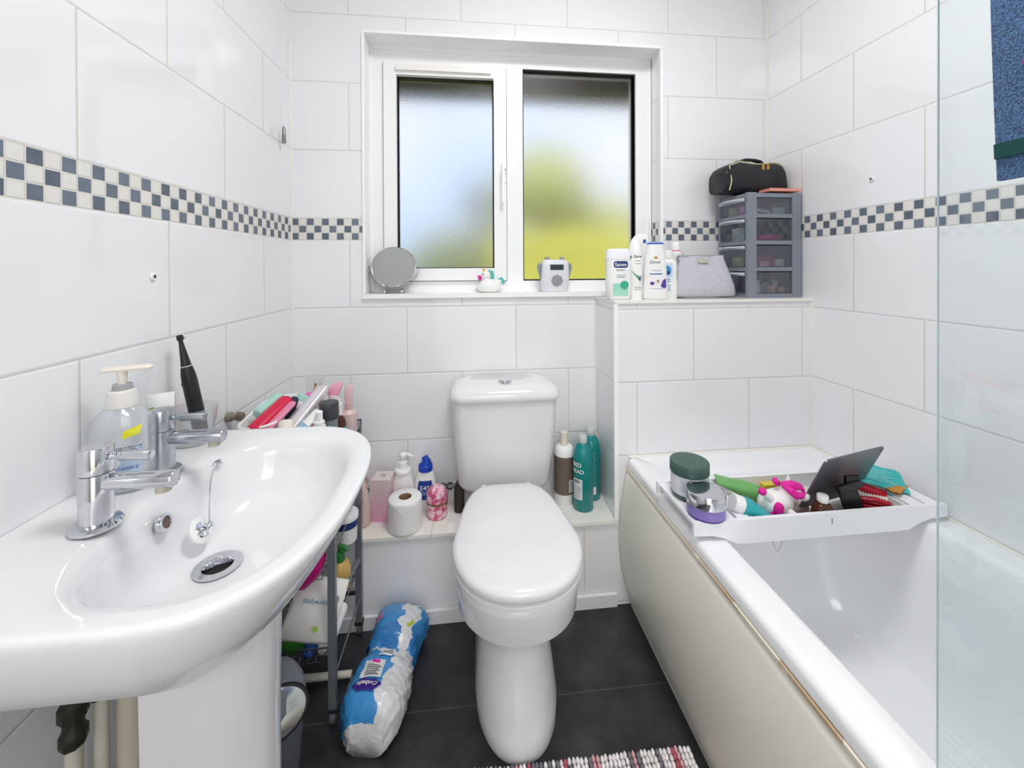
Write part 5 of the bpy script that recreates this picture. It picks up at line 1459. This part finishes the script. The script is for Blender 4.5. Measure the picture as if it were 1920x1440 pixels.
# ================================================================ bath caddy and its contents
t = thing('bath_caddy', 'white slatted bath caddy lying across the bathtub', 'bath caddy', (1.46, -.53, RZ + .001))
cx_, cy_, cz_ = 1.46, -.53, RZ + .001
CW = mat('caddy_white', '#f0f1f4', .4)
def side(y0, y1):
    top, x0, x1 = .042, 1.134 - cx_, 1.797 - cx_
    outl = [(x0, top), (x0, .012), (x0 + .045, .010), (x0 + .075, .002), (x0 + .105, -.012), (x0 + .13, -.014), (x1 - .13, -.014), (x1 - .105, -.012), (x1 - .075, .002), (x1 - .045, .010), (x1, .012), (x1, top)]
    return MB().loft([[(x, y0, z) for x, z in outl], [(x, y1, z) for x, z in outl]])
side(-.632 - cy_, -.622 - cy_).build('front_rail', CW, t, bevel=.001)
side(-.452 - cy_, -.442 - cy_).build('back_rail', CW, t, bevel=.001)
for k, x in enumerate((1.137, 1.175, 1.213, 1.251)):
    MB().box(x - cx_, x + .030 - cx_, -.622 - cy_, -.452 - cy_, .031, .039).build('end_slat', CW, t, bevel=.001)
MB().box(1.285 - cx_, 1.291 - cx_, -.622 - cy_, -.452 - cy_, .0, .036).build('divider', CW, t)
MB().box(1.2915 - cx_, 1.700 - cx_, -.622 - cy_, -.452 - cy_, .000, .005).build('tray_base', mat('caddy_base', '#e4e0da', .5), t)
MB().box(1.700 - cx_, 1.706 - cx_, -.622 - cy_, -.452 - cy_, .0, .036).build('divider', CW, t)
for x in (1.711, 1.755):
    MB().box(x - cx_, x + .036 - cx_, -.622 - cy_, -.452 - cy_, .031, .039).build('end_slat', CW, t, bevel=.001)
CZ0 = cz_ + .0395; CZ1 = cz_ + .0055
MB().box(1.482 - cx_, 1.4845 - cx_, -.6327 - cy_, -.632 - cy_, .016, .030).build('pen_mark', mat('blue_grey_mark', '#8e97b5', .6), t)
# green jar
t = thing('green_lidded_jar', 'tall frosted jar with dark green lid on the end of the bath caddy', 'jar', (1.190, -.514, CZ0), -.5)
DG = mat('bottle_green', '#3f5b55', .4)
b = MB().lathe([(.036, 0), (.042, .003), (.046, .012), (.046, .014)], 40); b.build('jar_foot', DG, t)
bd = Body([(.0142, .0455, .0455), (.060, .0460, .0460), (.062, .0455, .0455)]); bd.mesh(40).build('jar_body', mat('frosted_label', '#dcdde6', .45), t)
b = MB()
for k in range(7):
    q = bd.rect(-.022, .016 - (k % 3) * .004, .026 + k * .0042, .0268 + k * .0042, .0007, 6, 1); b.add(q.v, q.f)
b.build('label_text', mat('soft_ink', '#a7a9b6', .5), t)
b = MB().lathe([(.0475, .0625), (.0482, .064), (.0482, .088), (.0465, .0905), (.02, .0915)], 44); b.build('lid', DG, t)
# purple jar
t = thing('purple_balm_jar', 'low purple jar with a mirror-silver lid at the front corner of the caddy', 'jar', (1.184, -.598, CZ0), -.3)
b = MB().lathe([(.036, 0), (.042, .003), (.0425, .007)], 40); b.build('jar_foot', mat('deep_violet', '#4b3a8c', .3), t)
MB().lathe([(.0428, .0072), (.0428, .030)], 40).build('jar_body', mat('lavender', '#8d7cc2', .3), t)
MB().lathe([(.0440, .0302), (.0445, .032), (.0445, .058), (.043, .0605), (.04, .0605), (.039, .0595), (.01, .0595)], 44).build('lid', mat('mirror_lid', '#d8d9de', .05, metal=1), t)
# lying tubes
def tube_(name, p0, p1, r, mb, mc, label, caplen=.024, flat=.5):
    p0, p1 = Vector(p0), Vector(p1); L = (p1 - p0).length
    t = thing(name, label, 'tube', p0, 0, 'tubes lying on the caddy')
    t.rotation_euler = (p1 - p0).to_track_quat('Z', 'Y').to_euler()
    b = MB().loft([sell(0, 0, r, r, 2, caplen, 28), sell(0, 0, r * 1.02, r * .96, 2, L * .4, 28), sell(0, 0, r * 1.15, r * flat, 2.2, L * .75, 28), sell(0, 0, r * 1.22, r * .12, 3, L, 28)])
    b.build('tube_body', mb, t); MB().lathe([(r * .82, 0), (r * .9, .002), (r * .92, caplen - .0005)], 28).build('cap', mc, t)
tube_('green_tube', (1.395, -.520, CZ1 + .020), (1.286, -.480, cz_ + .0575), .022, mat('leaf_tube', '#6fae63', .35), mat('leaf_cap', '#4f8f48', .35), 'green cosmetic tube lying at the back left of the caddy')
tube_('teal_tube', (1.258, -.588, cz_ + .060), (1.362, -.600, CZ1 + .012), .022, mat('aqua_tube', '#2fa6ae', .3, bump=.001), PLW, 'turquoise tube with a wide white cap lying behind the purple jar')
# toy unicorn
t = thing('unicorn_toy', 'white plastic unicorn toy with magenta mane and tail lying on the caddy', 'bath toy', (1.400, -.562, CZ1), .12)
b = MB()
b.loft([[(x, .0 + ry * math.cos(2 * PI * i / 26), zc + rz * math.sin(2 * PI * i / 26)) for i in range(26)] for x, ry, rz, zc in ((-.052, .004, .004, .030), (-.047, .018, .018, .030), (-.030, .029, .029, .030), (-.005, .030, .030, .031), (.020, .027, .028, .034), (.030, .016, .016, .038), (.033, .003, .003, .038))])
b.ball((.030, -.010, .058), (.027, .023, .021), 22, 16); b.ball((.056, -.020, .048), (.016, .014, .012), 18, 12)
b.tube([(-.035, -.010, .048), (-.052, -.014, .062), (-.060, -.016, .068)], [.011, .008, .007], 14); b.tube([(.008, -.022, .016), (.014, -.036, .012)], [.011, .009], 14)
b.build('body', RB, t)
for c in ((-.064, -.017, .073), (.015, -.040, .011)): MB().ball(c, (.0105, .009, .009), 14, 10).build('hoof', MAG, t)
b = MB()
b.tube([(.004, -.010, .076), (.012, -.026, .070), (.022, -.032, .060), (.038, -.033, .058), (.050, -.030, .063)], [.005, .010, .010, .007, .003], 12)
b.tube([(.004, -.006, .077), (.022, -.020, .080), (.040, -.024, .075), (.054, -.024, .064)], [.006, .011, .009, .003], 12)
b.tube([(.006, .004, .072), (-.006, .002, .082), (-.012, -.006, .080)], [.006, .008, .005], 12)
b.build('mane', MAG, t)
b = MB()
b.loft([[(-.026 + r * math.cos(2 * PI * i / 20), -.0305 + y_, .030 + r * 1.25 * math.sin(2 * PI * i / 20)) for i in range(20)] for r, y_ in ((.013, .006), (.0125, -.001), (.008, -.004), (.002, -.005))])
b.tube([(-.036, -.026, .020), (-.042, -.018, .014)], [.006, .003], 10)
b.build('tail', MAG, t)
MB().lathe([(.006, 0), (.004, .008), (.001, .015)], 12, M=Tr(.036, .004, .076)).build('horn', PLW, t)
# tablet on its stand
t = thing('tablet_computer', 'grey tablet computer leaning back on a black stand on the caddy', 'tablet', (1.458, -.562, cz_ + .012))
SG = mat('space_grey', '#787a80', .32, metal=.75)
Xa = Vector((.212, .048, .003)).normalized()                      # along the lower edge
Up = Vector((-.007, -.074, .16)); Up = (Up - Xa * Up.dot(Xa)).normalized()
Nn = Xa.cross(Up).normalized()                                    # towards the back of the tablet / the camera
MT = Matrix((Xa, Up, Nn)).transposed().to_4x4()
b = MB().loft([rrect(.0, .218, 0, .168, .010, z) for z in (-.0035, .0)] , M=MT)
b.build('tablet_body', SG, t, bevel=.0015)
MB().loft([rrect(.003, .215, .003, .165, .008, z) for z in (-.0042, -.0036)], M=MT).build('screen', mat('dark_screen', '#101114', .08), t)
MB().lathe([(.0028, 0), (.0028, .0006)], 14, M=MT @ Tr(.208, .158, .0002)).build('camera_lens', BLACK, t)
t = thing('tablet_stand', 'black folding stand propping up the grey tablet', 'stand', (1.582, -.600, CZ1))
b = MB().box(-.030, .040, -.016, .030, 0, .004); b.build('stand_base', BLACK, t, bevel=.002)
b = MB().box(-.022, .026, -.004, .004, 0, .078, M=Tr(-.004, .0, .004) @ Rx(math.radians(-8)) @ Ry(math.radians(-14))); b.build('stand_leg', BLACK, t, bevel=.002)
b = MB().lathe([(.0075, -.030), (.008, -.028), (.008, .032), (.0075, .034)], 20, M=Tr(-.026, -.004, .080) @ Ry(math.radians(90 - 12))); b.build('stand_hinge', mat('hinge_black', '#24252a', .35), t)
b = MB().box(-.008, .030, -.002, .006, 0, .020, M=Tr(-.022, .0, .084)); b.build('stand_cradle', BLACK, t, bevel=.002)
# amber bottle with white cap
t = thing('amber_bottle', 'small amber medicine bottle with white cap in front of the tablet', 'bottle', (1.484, -.605, CZ1), 0)
MB().loft([rrect(-.019, .019, -.013, .013, .005, 0), rrect(-.021, .021, -.015, .015, .006, .002), rrect(-.021, .021, -.015, .015, .006, .034), rrect(-.017, .017, -.013, .013, .010, .044), rrect(-.008, .008, -.008, .008, .008, .049)]).build('bottle_body', mat('amber_glass', '#4a2718', .12), t)
MB().lathe([(.0115, .0492), (.0125, .051), (.0125, .063), (.0115, .066)], 24).build('cap', PLW, t)
MB().box(-.004, .0195, -.0156, -.0151, .012, .033).build('label_patch', mat('cyan_label', '#9fd3e0', .5), t)
# flat bits
item('black_comb', BLACK, (1.435, -.600, CZ1 + .001), 'flat black hair clip lying in front of the unicorn toy', 'hair clip', bxm(.070, .022, .005), -.25, bevel=.002)
item('patterned_card', mat('patterned_card', '#a58f8a', .6, vary=.6, bscale=120), (1.455, -.545, CZ1), 'small patterned card lying beside the unicorn toy', 'card', bxm(.055, .05, .012), .35, bevel=.001)
item('yellow_black_box', mat('yellow_card', '#dcc53c', .5), (1.445, -.485, CZ1), 'yellow box at the back edge of the caddy', 'box', bxm(.060, .02, .034), .03, bevel=.001)
item('black_pencil', BLACK, (1.462, -.503, CZ1), 'black pencil lying in front of the yellow box', 'pencil', lambda b: b.lathe([(.004, -.045), (.004, .04), (.001, .05)], 12, M=Tr(0, 0, .005) @ Ry(PI / 2)), .25)
item('silver_tweezers', CHROME, (1.528, -.605, CZ1 + .001), 'slim silver tweezers lying between the amber bottle and the stand', 'tweezers', bxm(.005, .045, .003), .5, bevel=.001)
# nail brush, red with white bristles
t = thing('nail_brush', 'dark red looped nail brush with white bristles at the right of the caddy', 'brush', (1.640, -.588, CZ1 + .018), (math.radians(35), 0, -.55))
RD = mat('deep_red', '#a3122b', .2)
b = MB().tube([(-.034, 0, .0), (-.028, 0, .022), (0, 0, .030), (.028, 0, .022), (.036, 0, .0), (.024, 0, -.010), (-.024, 0, -.010)], .0065, 12, closed=True); b.build('brush_handle', RD, t)
b = MB().box(-.036, .036, .006, .014, -.012, .0); b.build('brush_back', RD, t, bevel=.003)
b = MB()
for i in range(12):
    for j in range(3): b.tube([(-.033 + i * .006, .012, -.010 + j * .005), (-.033 + i * .006, .030, -.010 + j * .005)], .0026, 6)
b.build('bristles', mat('brush_bristles', '#efe6dc', .8), t)
# red case
t = MB().loft([sell(0, 0, rx, ry, 2.4, z, 28) for z, rx, ry in ((0, .052, .014), (.006, .058, .020), (.014, .056, .018), (.018, .046, .010))])
o = t.build('red_glasses_case', mat('cherry_red', '#c91f36', .35), loc=(1.690, -.545, CZ1 + .022), rot=(.1, .25, -.42)); tag(o, 'cherry red case lying behind the nail brush', 'case')
# sachets
def sachet(loc, rot, c, label, w, h):
    t = thing('foil_sachet', label, 'sachet', loc, rot, 'sachets at the right end of the caddy')
    b = MB(); n = 10
    top = [[(w * (i / n - .5), h * (j / n - .5), .0035 * max(0, math.sin(PI * i / n)) ** .5 * max(0, math.sin(PI * j / n)) ** .5 + .0006 + .0015 * math.sin(i * 1.9 + j)) for i in range(n + 1)] for j in range(n + 1)]
    vs = [p for r in top for p in r]; fs = [(j * (n + 1) + i, j * (n + 1) + i + 1, (j + 1) * (n + 1) + i + 1, (j + 1) * (n + 1) + i) for j in range(n) for i in range(n)]
    b.add(vs, fs); b.add([(x, y, -z * .4 - .0012) for x, y, z in vs], [tuple(reversed(f)) for f in fs]); b.build('sachet_body', c, t)
    return t
AQ = mat('aqua_foil', '#38b4b4', .3, metal=.15)
s1 = sachet((1.716, -.530, cz_ + .066), (.42, .16, -.42), AQ, 'turquoise sachet with printed lines, uppermost on the pile', .120, .072)
b = MB()
for k in range(7): b.box(-.045, .035 - (k % 3) * .008, -.022 + k * .0062, -.0205 + k * .0062, .0056, .0062)
b.build('label_text', mat('pale_aqua', '#a5dede', .5), s1)
sachet((1.748, -.555, cz_ + .034), (0, .08, -.15), AQ, 'turquoise sachet lying flat below the others at the caddy end', .085, .055)
sachet((1.738, -.562, cz_ + .050), (.05, .0, .45), mat('ochre_foil', '#c98a35', .3, metal=.3), 'ochre gold sachet poking out between the two turquoise ones', .070, .030)

# ================================================================ rug
t = thing('bath_mat', 'striped pink, grey and white tufted bath mat at the foot of the bath', 'rug', (0.86, -.90, 0.0005), -.02)
x0, x1, y0, y1 = -.265, .262, -.42, .278
MB().box(x0, x1, y0, y1, 0, .006).build('mat_backing', mat('mat_base', '#6a6468', .95), t, bevel=.002)
tu = [mat('tuft_white', '#e9e3e2', .95), mat('tuft_pink', '#d9a5ab', .95), mat('tuft_grey', '#7c7880', .95), mat('tuft_rose', '#b55a66', .95), mat('tuft_pale', '#f2eeee', .95)]
b = MB(); rnd = random.Random(4)
nx = 56
cols = [rnd.choice([0, 0, 4, 4, 2, 1, 0, 3 if rnd.random() < .4 else 2]) for _ in range(nx)]
for i in range(nx):
    for j in range(20):
        b.cur = cols[i] if rnd.random() > .08 else 0
        x = x0 + .005 + (x1 - x0 - .01) * (i + .5) / nx + rnd.uniform(-.001, .001); y = y1 - .006 - j * .0125 + rnd.uniform(-.002, .002)
        k = len(b.v); b.ball((x, y, .012), (.0047, .0078, .0085), 7, 5)
o = b.build('mat_pile', tu, t, angle=80); o['kind'] = 'stuff'
